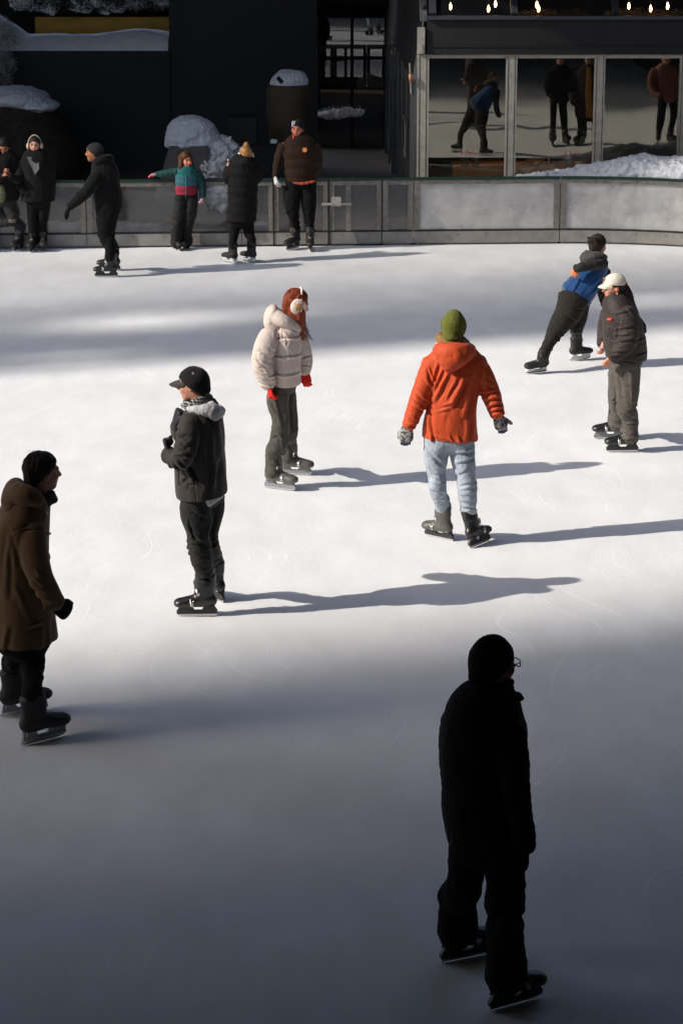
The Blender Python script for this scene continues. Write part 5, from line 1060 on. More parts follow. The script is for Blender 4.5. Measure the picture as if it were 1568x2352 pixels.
# red chest patch
q0 = p.pt(893, 842, -.05); q1 = p.pt(932, 868, -.13)
s = Solid(.004); s.loft([p.pt(896, 857, -.155), p.pt(930, 860, -.2)], [(.013, .02)]*2, k=.004, cap=.3); p.out('chest_patch', s, mat('red_patch', (.8, .05, .02), .6), parent=jk)
s = Solid(.007); tf = both(creases(.004, 9, 5, [(.95, .14, 1.5)], 106), pulls(p, [(960, 1300, 985, 1560, .012, .016), (1085, 1300, 1090, 1600, .014, .018), (1050, 1625, 1155, 1600, .013), (1000, 1640, 1120, 1700, .013), (1050, 1765, 1140, 1740, .013), (980, 1830, 1100, 1870, .013), (1010, 1905, 1140, 1880, .012), (925, 1585, 965, 1560), (1000, 1500, 1100, 1560, .010), (990, 1380, 1060, 1420, .008)])); p.pelvis(s, tor); p.leg(s, legN, BT[0], tf, low=.15, r0=.078, r1=.085); p.leg(s, legF, BT[1], tf, low=.15, r0=.078, r1=.085); p.out('trousers', s, cloth('faded_brown_denim', (.082, .073, .063), .85, var=.25, wr=.015, ws=7))
p.boots(BT)
ph = empty('smartphone', p.o+p.pt(812, 1112, .04)); tag(ph, 'pale smartphone held flat by the woman in the cream cap', 'phone')
ph.rotation_euler = (R(14), R(16), R(70))
def phone(parent, light=True):
    v, f = box(-.037, .037, -.076, .076, -.004, .004); mesh_obj('phone_case', v, f, mat('phone_case', (.5, .55, .62) if light else (.01, .01, .012), .3), parent)
    v, f = box(-.033, .033, -.071, .071, .0042, .0052); mesh_obj('screen', v, f, mat('screen', (.35, .40, .46) if light else (.02, .02, .03), .12), parent)
phone(ph)
# ============ man in the camel duffel coat at the left edge
p = Person(FD, (240, 2150))
BT = [(p.gnd(320, 2238), 52, dict(kind='hockey', shell='leather', holder='holder_grey', scale=1.12)), (p.gnd(175, 2035), 62, dict(kind='hockey', shell='leather', holder='holder_grey', scale=1.12))]
tor = [(235, 420, 0, 105, 120), (215, 470, 0, 150, 190), (185, 560, 0, 178, 245), (170, 700, 0, 185, 262), (160, 900, 0, 195, 265), (160, 1100, 0, 212, 268), (170, 1300, 0, 238, 275), (176, 1475, 0, 250, 278)]
armN = [(250, 640, -.14, 92, 90), (245, 780, -.2, 100, 92), (275, 930, -.24, 96, 88), (320, 1040, -.24, 88, 82), (375, 1140, -.22, 80, 76), (420, 1215, -.19, 70, 68)]
legN = [(245, 1480, -.08, 98, 105), (245, 1640, -.08, 86, 98), (232, 1800, -.08, 74, 88), (225, 1930, -.08, 70, 82), (222, 2010, -.08, 66, 76)]
legF = [(120, 1480, .1, 92, 100), (110, 1640, .13, 72, 90), (95, 1780, .15, 68, 85), (88, 1880, .16, 66, 80)]
root = p.start('dark-haired man in a brown duffel coat at the left edge of the ice', (325, 235, 0), 62, 2, size=1.03, torso=[thin(tor[2:], .8)], limbs=[thin(armN, .65), thin(legN), thin(legF)], neck_to=(255, 430, 0), bts=BT)
CM = cloth('camel_wool', (0.125, 0.074, 0.036), .95, sheen=.15, var=.15, bump=.001, bscale=120, wr=.006, ws=5)
DPL = pulls(p, [(130, 700, 150, 860, .010, .015), (45, 560, 30, 1000, .012, .022), (100, 640, 70, 1100, .014, .022), (150, 1000, 250, 1250, .012, .018), (340, 1290, 335, 1550, .010, .016), (380, 1290, 385, 1500, .010, .014), (230, 1310, 340, 1290, .010, .014), (90, 1300, 60, 1500, .012, .02), (180, 600, 340, 590, -.006, .007), (60, 520, 120, 610, -.006, .007), (120, 610, 250, 560, -.006, .007), (320, 860, 350, 900, .012), (260, 980, 370, 1010, .014, .015), (290, 1060, 400, 1090, .012, .014), (300, 920, 360, 960, .010), (200, 1300, 330, 1270, -.005, .006)])
s = Solid(.0065); p.torso(s, tor, both(drape(.009, 5, 1.6, 111), DPL), cap=.15, k=.02, hem=(176, 1475, 0), tilt=0)
p.L(s, armN, both(creases(.004, 9, 5, [(.45, .12, .6)], 113), DPL), cap=.2, k=.012); ct = p.out('duffel_coat', s, CM)
s = Solid(.0065); p.L(s, [(335, 500, -.08, 20, 30), (270, 440, -.16, 52, 36), (180, 390, -.17, 72, 60), (110, 400, -.05, 74, 90), (140, 370, .1, 60, 80), (250, 430, .16, 40, 50)], creases(.008, 8, 5, seed=114), k=.03)
p.L(s, [(120, 360, -.02, 60, 100), (95, 450, 0, 60, 130), (160, 500, 0, 110, 170)], creases(.006, 8, 5, seed=115), k=.04); p.out('hood', s, CM, parent=ct)
s = Solid(.006); s.loft(ringpts(p.pt(165, 560, 0), .215, .245, 20, (.1, 0)), [(.05, .012)]*20, k=.01); 
s = Solid(.006); s.loft(ringpts(p.pt(285, 390, 0), .082, .085, 16, (-.5, 0)), [(.045, .028)]*16, k=.01, fold=creases(.008, 14, 14, seed=3)); p.out('roll_neck', s, cloth('black_rib', (.012, .013, .016)))
s = Solid(.0055); p.L(s, [(405, 1215, -.255, 34, 16), (335, 1255, -.27, 30, 12)], k=.01, cap=.4); p.out('cuff_strap', s, CM, parent=ct)
v, f = tube([p.pt(338, 500, -.12), p.pt(352, 545, -.09)], .009, 8); v2, f2 = tube([p.pt(352, 690, -.08), p.pt(376, 690, -.05)], .009, 8)
v, f = join([(v, f), (v2, f2)]); mesh_obj('toggle', v, f, mat('horn_toggle', (.3, .17, .07), .4), ct)
p.hair((.020, .012, .008), vol=1.0, seed=12); p.tousle((.020, .012, .008), 190, 12, .003, lift=.07, fall=.6)
p.strands((.020, .012, .008), [[(rnd.uniform(-.05, .05), rnd.uniform(-.06, .06), .12), (rnd.uniform(-.06, .06), -.04, .138), (rnd.uniform(-.07, .07), -.09, .135+rnd.uniform(-.02, .012))] for _ in range(14)], .0013)
s = Solid(.0045); hand(s, p.pt(422, 1220, -.18), (.75, .2, -.6), (-.3, .9, -.3), 1, 1.08, 1.35, 1.3); p.out('glove', s, cloth('black_knit_glove', (.010, .010, .010)))
s = Solid(.007); tf = creases(.010, 10, 5, [(.2, .15, .8), (.95, .12, 1.)], 117); p.pelvis(s, tor); p.leg(s, legN, BT[0], tf, low=.30, r0=.066, r1=.066); p.leg(s, legF, BT[1], tf, low=.30, r0=.066, r1=.066); p.out('trousers', s, BLK)
p.boots(BT)

# ============ foreground man in black, seen from behind
p = Person(FK, (520, 2120))
BT = [(p.gnd(350, 1962), 66, dict(kind='hard', scale=1.03)), (p.gnd(630, 2232), 60, dict(kind='hard', scale=1.03))]
tor = [(492, 430, 0, 92, 120), (480, 470, 0, 150, 150), (455, 540, 0, 215, 185), (450, 680, 0, 238, 208), (448, 850, 0, 232, 210), (455, 1050, 0, 236, 212), (465, 1200, 0, 228, 210), (478, 1340, 0, 198, 190)]
armR = [(600, 620, -.1, 88, 90), (625, 780, -.16, 86, 86), (640, 930, -.2, 78, 80), (655, 1080, -.2, 72, 74), (680, 1210, -.2, 68, 70), (690, 1320, -.19, 64, 66)]
armL = [(300, 560, .12, 88, 90), (275, 700, .17, 82, 84), (280, 880, .2, 78, 78), (300, 1050, .2, 70, 72), (320, 1180, .15, 60, 64)]
legL = [(370, 1300, .06, 112, 130), (352, 1430, .08, 100, 122), (335, 1560, .09, 98, 112), (322, 1660, .1, 88, 104), (318, 1740, .1, 94, 104), (308, 1850, .1, 92, 104), (312, 1930, .1, 96, 100)]
legR = [(575, 1330, -.08, 118, 128), (585, 1480, -.1, 108, 120), (580, 1620, -.12, 106, 112), (572, 1730, -.12, 102, 110), (560, 1880, -.12, 94, 104), (557, 2020, -.12, 100, 104), (558, 2120, -.12, 102, 100)]
root = p.start('man in black beanie, glasses and quilted jacket, nearest to the viewer in deep shade', (515, 258, 0), 58, 0, size=1.04, skin=(.32, .15, .09), torso=[thin(tor[2:], .8)], limbs=[thin(armR, .65), thin(armL, .65), thin(legL), thin(legR)], neck_to=(495, 440, 0), bts=BT)
BJ = cloth('black_quilted_jacket', (0.008, 0.0084, 0.009), .85, sheen=0)
s = Solid(.007); p.torso(s, tor, both(quilt(.062, .004, 121, .003), drape(.008, 6, 2, 122)), cap=.3, k=.02, hem=(478, 1292, 0), tilt=0); af = quilt(.055, .006, 123, .0035); p.L(s, armR, af, cap=.5, k=.015); p.L(s, armL, af, cap=.5, k=.02); jk = p.out('quilted_jacket', s, BJ)
s = Solid(.006); s.loft(ringpts(p.pt(500, 425, 0), .095, .095, 16, (-.15, 0)), [(.062, .022)]*16, k=.01, fold=creases(.005, 15, 15, seed=3)); p.out('collar', s, BJ, parent=jk)
p.beanie(cloth('black_knit', (.008, .008, .009), .95), low=.02, grow=1.06, peak=.006)
p.hair((.01, .008, .007), vol=.96)
s = Solid(.005); p.HL(s, [(.056, .03, -.06), (.04, .07, -.085), (0, .085, -.097), (-.04, .07, -.085), (-.056, .03, -.06)], [.012, .016, .018, .016, .012], k=.01); p.out('beard', s, hairmat((.012, .008, .006)))
def glasses(p):
    parts = []
    for sx in (-1, 1):
        parts.append(tube([p.H((sx*.034+.028*np.sign(math.cos(a))*abs(math.cos(a))**.5, .110, .008+.019*np.sign(math.sin(a))*abs(math.sin(a))**.5)) for a in np.linspace(0, 2*math.pi, 25)], .0032, 6)); parts.append(tube([p.H((sx*.061, .110, .014)), p.H((sx*.078, .06, .014)), p.H((sx*.084, .0, .008))], .003, 6))
    parts.append(tube([p.H((-.008, .111, .012)), p.H((.008, .111, .012))], .003, 6)); v, f = join(parts); mesh_obj('glasses', v, f, mat('glasses_frame', (.006, .006, .007), .3), p.root)
glasses(p)
s = Solid(.0045); hand(s, p.pt(690, 1325, -.19), (.05, .1, -1), (-.9, .1, 0), 1, 1.1, .75, 1.2); p.out('glove', s, BLK)
s = Solid(.0045); hand(s, p.pt(325, 1180, .15), (.3, .3, -.9), (.9, .1, 0), -1, 1.1, .9, 1.2); p.out('glove', s, BLK)
s = Solid(.007); tf = creases(.011, 11, 4, [(.35, .12, .8), (.6, .12, .9), (.95, .12, 1.)], 127); p.pelvis(s, tor); p.leg(s, legL, BT[0], tf, low=.15, r0=.094, r1=.092); p.leg(s, legR, BT[1], tf, low=.15, r0=.094, r1=.092); p.out('trousers', s, BLK)
p.boots(BT)

# ============ steward in the brown puffer by the gate
p = Person(FM, (1320, 1225))
BT = [(p.gnd(1265, 1215), -145, dict(kind='hockey', shell='leather', holder='holder_black', scale=1.05)), (p.gnd(1405, 1225), 178, dict(kind='hockey', shell='leather', holder='holder_black', scale=1.05))]
tor = [(1305, 300, 0, 40, 42), (1310, 330, 0, 95, 70), (1318, 380, 0, 140, 88), (1328, 470, 0, 140, 98), (1330, 560, 0, 136, 98), (1332, 650, 0, 122, 90)]
armA = [(1185, 365, 0, 44, 46), (1155, 450, -.01, 40, 42), (1133, 540, -.03, 33, 36), (1122, 625, -.06, 25, 27)]
armB = [(1440, 365, 0, 44, 46), (1468, 450, .01, 38, 42), (1468, 530, .05, 33, 36), (1440, 600, .12, 28, 30)]
lgA = [(1275, 650, 0, 66, 62), (1262, 780, 0, 62, 60), (1262, 900, 0, 52, 52), (1282, 1020, 0, 42, 44), (1290, 1110, 0, 38, 42)]
lgB = [(1385, 650, 0, 66, 62), (1395, 780, 0, 60, 58), (1398, 900, 0, 50, 50), (1402, 1020, 0, 40, 42), (1405, 1110, 0, 36, 42)]
root = p.start('rink steward in a brown puffer and black beanie standing in front of the gate', (1300, 232, 0), 190, 0, size=1.02, skin=(.55, .20, .12), torso=[thin(tor[1:], .8)], limbs=[thin(armA, .6), thin(armB, .6), thin(lgA), thin(lgB)], neck_to=(1303, 310, 0), bts=BT)
BP = cloth('brown_puffer', (0.019, 0.007, 0.0025), .8, sheen=.05)
s = Solid(.0085); p.torso(s, tor, quilt(.14, .012, 131, .004), cap=.3, k=.02, hem=(1332, 652, 0), tilt=0); af = quilt(.12, .008, 132, .006); p.L(s, armA, af, cap=.4); p.L(s, armB, af, cap=.4); jk = p.out('puffer_jacket', s, BP)
s = Solid(.006); s.loft(ringpts(p.pt(1298, 303, 0), .075, .08, 14, (0, .3)), [(.04, .02)]*14, k=.01); p.out('collar', s, BP, parent=jk)
s = Solid(.006); p.L(s, [(1270, 270, -.065, 8, 10), (1272, 305, -.085, 12, 12), (1290, 322, -.09, 7, 9)], k=.01); p.out('jacket_lining', s, cloth('orange_lining', (.42, .06, .02)), parent=jk)
s = Solid(.007); p.L(s, [(1265, 662, -.08, 9, 22), (1340, 675, -.13, 12, 40), (1440, 655, -.09, 10, 28)], k=.02); p.out('shirt_hem', s, cloth('orange_shirt', (.38, .05, .02)))
v, f = tube([p.pt(1360, 399, -.168), p.pt(1360, 399, -.195)], .034, 20); mesh_obj('badge', v, f, mat('orange_badge', (.75, .22, .05), .6), jk, smooth=False)
bn = p.beanie(cloth('black_beanie', (.008, .008, .010), .9), grow=1.02)
s = Solid(.004)
for x_ in (-.055, -.028): p.HL(s, [(-x_, .076, .055), (-x_, .065, .095), (-x_, .045, .118)], [.009]*3, k=.003)
p.out('beanie_stripe', s, mat('white_trim', (.75, .75, .75), .7), parent=bn)
s = Solid(.0045); hand(s, p.pt(1120, 625, -.07), (.05, -.05, -1), (.9, .2, 0), 1, 1.05, .5, 1.25); p.out('glove', s, cloth('white_glove', (.6, .58, .56)))
s = Solid(.0045); hand(s, p.pt(1425, 615, .14), (-.7, .3, -.5), (0, -1, 0), 1, 1.0, .8, 1.1); p.out('glove', s, BLK)
s = Solid(.0075); tf = creases(.010, 12, 5, [(.5, .12, .8), (.95, .1, 1.)], 133); p.pelvis(s, tor); p.leg(s, lgA, BT[0], tf, low=.25, r0=.062, r1=.066); p.leg(s, lgB, BT[1], tf, low=.25, r0=.062, r1=.066); s.loft([p.pt(1290, 660), p.pt(1370, 660)], [(.12, .11)]*2, k=.04); p.out('trousers', s, BLK)
p.boots(BT)

# ============ woman in the long black coat taking a photo
p = Person(FM, (835, 1325))
BT = [(p.gnd(752, 1332), -42, dict(kind='hockey', shell='leather', holder='holder_white', scale=.95)), (p.gnd(905, 1322), -42, dict(kind='hockey', shell='leather', holder='holder_white', scale=.95))]
tor = [(868, 470, 0, 42, 42), (862, 500, 0, 90, 75), (852, 550, 0, 122, 92), (850, 680, 0, 120, 98), (850, 820, 0, 117, 98), (845, 930, 0, 116, 98), (842, 990, 0, 112, 96)]
armA = [(755, 560, -.02, 42, 42), (728, 630, .0, 44, 44), (725, 600, .12, 38, 38), (728, 550, .18, 27, 28)]
armB = [(950, 550, -.02, 44, 44), (972, 620, .0, 42, 42), (940, 640, .12, 36, 36), (870, 570, .22, 28, 28)]
lgA = [(795, 960, 0, 52, 52), (778, 1080, -.01, 42, 44), (770, 1180, -.02, 34, 36), (760, 1270, -.03, 27, 30)]
lgB = [(892, 960, .02, 52, 52), (900, 1080, .03, 42, 44), (910, 1180, .04, 33, 36), (912, 1255, .05, 27, 30)]
root = p.start('blonde woman in a long black coat and white earmuffs, seen from behind, raising a phone', (872, 448, .02), -18, 0, size=.95, skin=(.55, .3, .24), torso=[thin(tor[1:], .75)], limbs=[thin(armA, .6), thin(armB, .6), thin(lgA), thin(lgB)],
    bts=BT, hands=[dict(w=p.pt(726, 552, .18), d=(.15, .1, .95), palm=(.9, .1, -.2), thumb=1, size=.9, curl=.9), dict(w=p.pt(800, 548, .24), d=(-.8, .1, .4), palm=(-.3, .2, .8), thumb=1, size=.88, curl=.9)], neck_to=(868, 480, 0))
s = Solid(.0085); LC = cloth('long_black_puffer', (.003, .003, .0032), .8, sheen=0); p.torso(s, tor, quilt(.13, .008, 141, .004), cap=.25, k=.02, hem=(842, 985, 0), tilt=0); af = quilt(.1, .007, 142, .006); p.L(s, armA, af, cap=.5); p.L(s, armB, af, cap=.5); jk = p.out('long_coat', s, LC)
s = Solid(.007); p.L(s, [(810, 500, .05, 26, 30), (840, 500, -.08, 32, 32), (900, 500, -.09, 34, 32), (930, 495, .04, 28, 30)], creases(.008, 12, 10, seed=4), k=.03); p.out('hood', s, LC, parent=jk)
p.hair((.34, .17, .055), long=[([(0, -.03, .12), (0, -.045, .16), (.01, -.04, .185)], [.035, .04, .025])], seed=3)
p.earmuffs(mat('white_fur', (.8, .76, .7), .95, var=.1, bump=.006, bscale=150), MB['holder_grey'], r=.06)
s = Solid(.0075); tf = creases(.007, 12, 6, [(.95, .1, 1.)], 144); p.pelvis(s, tor); p.leg(s, lgA, BT[0], tf, low=.24, r0=.05, r1=.05); p.leg(s, lgB, BT[1], tf, low=.24, r0=.05, r1=.05); p.out('leggings', s, BLK)
p.boots(BT)
ph = empty('smartphone', p.o+p.pt(752, 490, .24)); tag(ph, 'black smartphone held up by the woman in the long black coat', 'phone'); ph.rotation_euler = (R(90), R(84), R(0)); phone(ph, False)

# ============ child in the striped winter jacket, one arm along the rail
p = Person(FM, (340, 1215))
BT = [(p.gnd(315, 1222), 160, dict(kind='hockey', shell='leather', holder='holder_black', scale=.8)), (p.gnd(385, 1215), 195, dict(kind='hockey', shell='leather', holder='holder_black', scale=.8))]
tor = [(388, 545, 0, 36, 38), (388, 570, 0, 74, 56), (388, 610, 0, 86, 64), (388, 690, 0, 86, 66), (388, 762, 0, 84, 64)]
armA = [(325, 582, 0, 34, 34), (255, 586, .03, 30, 30), (190, 596, .06, 25, 25), (140, 600, .08, 20, 20)]
armB = [(465, 592, 0, 36, 36), (505, 660, 0, 34, 34), (518, 730, -.01, 30, 30), (520, 785, -.02, 23, 24)]
lgA = [(345, 770, 0, 50, 52), (335, 900, 0, 48, 50), (318, 1040, 0, 46, 46), (302, 1190, -.01, 44, 44)]
lgB = [(430, 770, 0, 50, 52), (425, 900, .01, 48, 50), (402, 1040, .01, 46, 46), (378, 1185, 0, 44, 44)]
root = p.start('child in a teal, sky blue and pink padded jacket with one arm along the rail', (385, 490, 0), 148, 0, size=.92, skin=(.6, .22, .14), torso=[thin(tor[1:], .8)], limbs=[thin(armA, .6), thin(armB, .6), thin(lgA), thin(lgB)], neck_to=(388, 560, 0), bts=BT)
z1, z2 = p.pt(388, 604)[2], p.pt(388, 690)[2]
def stripes(V, i):
    cc = np.tile([.006, .10, .10], (len(V), 1)); cc[V[:, 2] < z1] = (.03, .11, .145); cc[V[:, 2] < z2] = (.24, .015, .035); return cc
SJ = cloth('striped_jacket', (.5, .5, .5), .75, attr=True)
s = Solid(.0075); p.torso(s, tor, quilt(.085, .008, 151, .004), cap=.3, hem=(388, 764, 0), tilt=0); jk = p.out('padded_jacket', s, SJ, stripes)
s = Solid(.0075); af = quilt(.075, .006, 152, .004); p.L(s, armA, af, cap=.5); p.L(s, armB, af, cap=.5); p.out('sleeves', s, cloth('teal_sleeve', (.005, .04, .04), .75), parent=jk)
v, f = tube([p.pt(384, 600, -.125), p.pt(383, 690, -.128), p.pt(383, 790, -.125)], .004, 6); mesh_obj('zip', v, f, cloth('teal_zip', (.02, .2, .22)), jk)
GK = mat('snowflake_glove', (.3, .3, .3), .9, attr=True)
def gk(V, i):
    n = vnoise(V*45, 3); cc = np.tile([.5, .5, .55], (len(V), 1)); cc[n > .5] = (.6, .04, .08); cc[n < .3] = (.05, .06, .1); return cc
s = Solid(.0045); hand(s, p.pt(145, 600, .08), (-1, 0, -.08), (0, 0, -1), -1, .85, .3, 1.25); p.out('glove', s, GK, gk)
s = Solid(.0045); hand(s, p.pt(520, 785, -.02), (0, -.05, -1), (-.9, .2, 0), -1, .85, .5, 1.25); p.out('glove', s, GK, gk)
p.hair((.07, .028, .012), long=[([(sx*.05, -.02, .08), (sx*.085, -.01, -.02), (sx*.09, .0, -.1), (sx*.085, .01, -.17)], [(.035, .045), (.04, .05), (.042, .045), (.025, .03)]) for sx in (-1, 1)]+[([(0, -.06, .06), (0, -.1, -.06), (0, -.1, -.18)], [(.06, .05), (.07, .05), (.05, .03)])], seed=9, vol=1.08)
curl = []
for _ in range(60):
    a = rnd.uniform(-2.4, 2.4); rr_ = rnd.uniform(.09, .115); b0 = np.array([rr_*math.sin(a), -.02-.09*math.cos(a), .08]); ph_ = rnd.uniform(0, 6)
    curl.append([tuple(b0+np.array([.010*math.cos(ph_+q*1.4), .010*math.sin(ph_+q*1.4), -q*.03])) for q in range(9)])
p.strands((.16, .06, .02), curl, .004)
s = Solid(.0075); tf = both(drape(.008, 9, 3, 155), creases(.007, 10, 5, [(.97, .08, 1.)], 156)); p.pelvis(s, tor); p.leg(s, lgA, BT[0], tf, low=.10, r0=.075, r1=.082); p.leg(s, lgB, BT[1], tf, low=.10, r0=.075, r1=.082); p.out('snow_trousers', s, cloth('black_snow_trousers', (.006, .006, .006), .7))
p.boots(BT)

# ============ skater in the black hoodie facing left, arm reaching down
p = Person(FL, (1185, 1690))
BT = [(p.gnd(1182, 1712), -90, dict(kind='hard')), (p.gnd(1215, 1640), -84, dict(kind='hard'))]
tor = [(1110, 440, 0, 62, 62), (1135, 480, 0, 112, 110), (1160, 560, 0, 145, 155), (1172, 680, 0, 146, 162), (1190, 800, 0, 152, 160), (1200, 900, 0, 148, 158), (1205, 960, 0, 140, 150)]
armN = [(1085, 590, -.14, 72, 70), (1020, 690, -.2, 70, 68), (935, 790, -.2, 62, 60), (840, 880, -.18, 50, 50), (770, 940, -.16, 40, 42)]
armF = [(1080, 600, .16, 66), (1020, 700, .2, 62), (960, 790, .2, 54), (880, 850, .18, 44)]
lgN = [(1195, 940, -.06, 140, 125), (1180, 1100, -.07, 108, 105), (1178, 1240, -.07, 88, 88), (1190, 1370, -.07, 70, 76), (1210, 1480, -.06, 56, 66), (1225, 1560, -.06, 50, 60)]
lgF = [(1205, 960, .08, 120, 110), (1180, 1110, .09, 98, 95), (1170, 1260, .1, 78, 80), (1195, 1400, .1, 60, 66), (1215, 1520, .1, 46, 58)]
root = p.start('skater all in black with a grey beanie, facing left and reaching one arm down', (1040, 345, 0), -84, 0, size=1.0, skin=(.36, .15, .07), torso=[thin(tor[1:], .8)], limbs=[thin(armN, .65), thin(armF, .65), thin(lgN), thin(lgF)], neck_to=(1090, 450, 0), bts=BT)
HB = cloth('black_hoodie', (.003, .003, .0032), .9)
s = Solid(.008); p.torso(s, tor, both(drape(.010, 7, 2, 161), creases(.006, 9, 6, seed=162)), cap=.3, hem=(1205, 955, 0), tilt=0); af = creases(.010, 12, 6, [(.5, .12, .8)], 163); p.L(s, armN, af, cap=.4); p.L(s, armF, af, cap=.4); jk = p.out('hoodie', s, HB)
s = Solid(.007); p.L(s, [(1060, 450, -.09, 36, 36), (1130, 430, -.11, 50, 40), (1195, 420, -.04, 52, 60), (1190, 415, .06, 50, 60), (1100, 430, .1, 40, 40)], creases(.010, 12, 8, seed=6), k=.03); p.out('hood', s, HB, parent=jk)
bn = p.beanie(cloth('dark_grey_knit', (.022, .023, .024), .9), low=.015, grow=1.04); v, f = box(-.006, .006, -.002, .002, -.008, .008); v = [tuple(p.H(np.array(q)+np.array((-.05, .088, .062)))) for q in v]; mesh_obj('beanie_mark', v, f, mat('white_mark', (.7, .7, .7), .6), bn, smooth=False)
p.hair((.01, .008, .007), vol=.95)
s = Solid(.0045); hand(s, p.pt(775, 945, -.16), (-.75, 0, -1), (.8, .1, -.6), 1, 1.1, .35, 1.3, spread=0); p.out('glove', s, BLK)
s = Solid(.008); tf = creases(.010, 11, 5, [(.6, .12, .8), (.95, .1, 1.)], 165); p.pelvis(s, tor); p.leg(s, lgN, BT[0], tf, low=.24, r0=.058, r1=.06); p.leg(s, lgF, BT[1], tf, low=.24, r0=.058, r1=.06); tr = p.out('trousers', s, BLK)
s = Solid(.006); p.L(s, [(1270, 1420, .02, 22, 26), (1300, 1440, .02, 18, 20), (1300, 1470, .02, 14, 20)], k=.01); p.out('cuff_strap', s, BLK, parent=tr)
p.boots(BT)

# ============ woman with earmuffs against the boards
p = Person(FL, (430, 1420))
BT = [(p.gnd(362, 1425), 190, dict(kind='hockey', shell='leather', holder='holder_black', scale=.95)), (p.gnd(478, 1418), 168, dict(kind='hockey', shell='leather', holder='holder_black', scale=.95))]
tor = [(400, 345, 0, 60, 60), (400, 380, 0, 125, 90), (402, 440, 0, 158, 115), (412, 600, 0, 160, 125), (420, 760, 0, 168, 130), (425, 870, 0, 172, 130)]
armA = [(265, 450, 0, 52, 52), (235, 580, -.02, 50, 50), (225, 700, -.06, 44, 44), (270, 760, -.14, 34, 36)]
armB = [(545, 450, 0, 52, 52), (568, 580, 0, 48, 50), (570, 700, -.02, 44, 44), (560, 790, -.02, 36, 38)]
lgA = [(362, 840, 0, 62, 62), (360, 1000, 0, 54, 56), (364, 1180, 0, 50, 52), (368, 1350, -.01, 48, 50)]
lgB = [(480, 840, 0, 62, 62), (484, 1000, 0, 54, 56), (488, 1180, 0, 50, 52), (484, 1345, -.01, 48, 50)]
root = p.start('smiling woman in a black coat, grey sweater and cream earmuffs leaning on the boards', (386, 262, 0), 178, 0, size=.97, skin=(.56, .30, .22), torso=[thin(tor[1:], .75)], limbs=[thin(armA, .6), thin(armB, .6), thin(lgA), thin(lgB)], neck_to=(395, 350, 0), bts=BT)
s = Solid(.0085); BC = cloth('black_wool_coat', (.003, .003, .0032), .9); p.torso(s, tor, both(drape(.012, 6, 2, 171), creases(.005, 8, 6, seed=172)), cap=.3, hem=(425, 868, 0), tilt=0); af = creases(.009, 11, 6, [(.5, .1, .8)], 173); p.L(s, armA, af, cap=.5); p.L(s, armB, af, cap=.5); jk = p.out('coat', s, BC)
s = Solid(.005); P_ = [p.pt(*q) for q in ((300, 385, -.10), (430, 390, -.10), (438, 520, -.155), (390, 582, -.17), (345, 500, -.155))]
vv = [tuple(q+np.array([0, -.035, 0])) for q in P_]+[tuple(q+np.array([0, .01, 0])) for q in P_]; mesh_obj('sweater', vv, [[4, 3, 2, 1, 0], [5, 6, 7, 8, 9]]+[[i, (i+1) % 5, 5+(i+1) % 5, 5+i] for i in range(5)], cloth('grey_sweater', (.12, .12, .12)), root, smooth=False)
s = Solid(.006); s.loft(ringpts(p.pt(392, 360, 0), .085, .09, 16, (0, 0.2)), [(.05, .032)]*16, k=.01, fold=creases(.008, 14, 14, seed=3)); p.out('scarf', s, BLK)
p.hair((.012, .009, .008), vol=1.0, seed=3, long=[([(sx*.07, -.02, .04), (sx*.085, -.02, -.05), (sx*.08, .0, -.13)], [(.025, .04), (.025, .04), (.02, .03)]) for sx in (-1, 1)])
p.earmuffs(mat('cream_fur_light', (.62, .50, .36), .95, var=.1, bump=.006, bscale=150), mat('cream_band', (.5, .42, .3), .7), r=.047)
s = Solid(.0045); hand(s, p.pt(280, 770, -.15), (.6, -.1, -.4), (0, 1, 0), -1, .95, .9, 1.2); p.out('glove', s, BLK)
s = Solid(.0045); hand(s, p.pt(560, 800, -.02), (0, -.05, -1), (-.9, .2, 0), -1, .95, .5, 1.2); p.out('glove', s, BLK)
s = Solid(.008); tf = drape(.008, 9, 3, 175); p.pelvis(s, tor); p.leg(s, lgA, BT[0], tf, low=.13, r0=.064, r1=.068); p.leg(s, lgB, BT[1], tf, low=.13, r0=.064, r1=.068); p.out('trousers', s, BLK)
p.boots(BT)

# ============ man looking at a phone at the far left
p = Person(FL, (120, 1415))
BT = [(p.gnd(205, 1415), 200, dict(kind='hockey', shell='leather', holder='holder_black')), (p.gnd(-45, 1418), 175, dict(kind='hockey', shell='leather', holder='holder_black'))]
tor = [(60, 350, 0, 60, 60), (58, 390, 0, 125, 90), (65, 450, 0, 158, 118), (75, 600, 0, 150, 125), (70, 760, 0, 140, 125), (60, 870, 0, 135, 120)]
armB = [(200, 460, -.02, 54, 54), (222, 580, -.08, 50, 50), (190, 640, -.18, 42, 42), (115, 590, -.26, 32, 32)]
armA = [(-75, 460, 0, 54), (-95, 600, -.04, 50), (-40, 640, -.2, 40), (50, 590, -.27, 30)]
lgB = [(80, 850, 0, 72, 72), (110, 960, -.02, 62, 62), (145, 1080, -.04, 54, 56), (175, 1220, -.02, 48, 50), (200, 1350, 0, 42, 46)]
lgA = [(-15, 850, 0, 72, 72), (-30, 1000, -.01, 60, 62), (-40, 1180, 0, 50, 52), (-45, 1350, 0, 42, 46)]
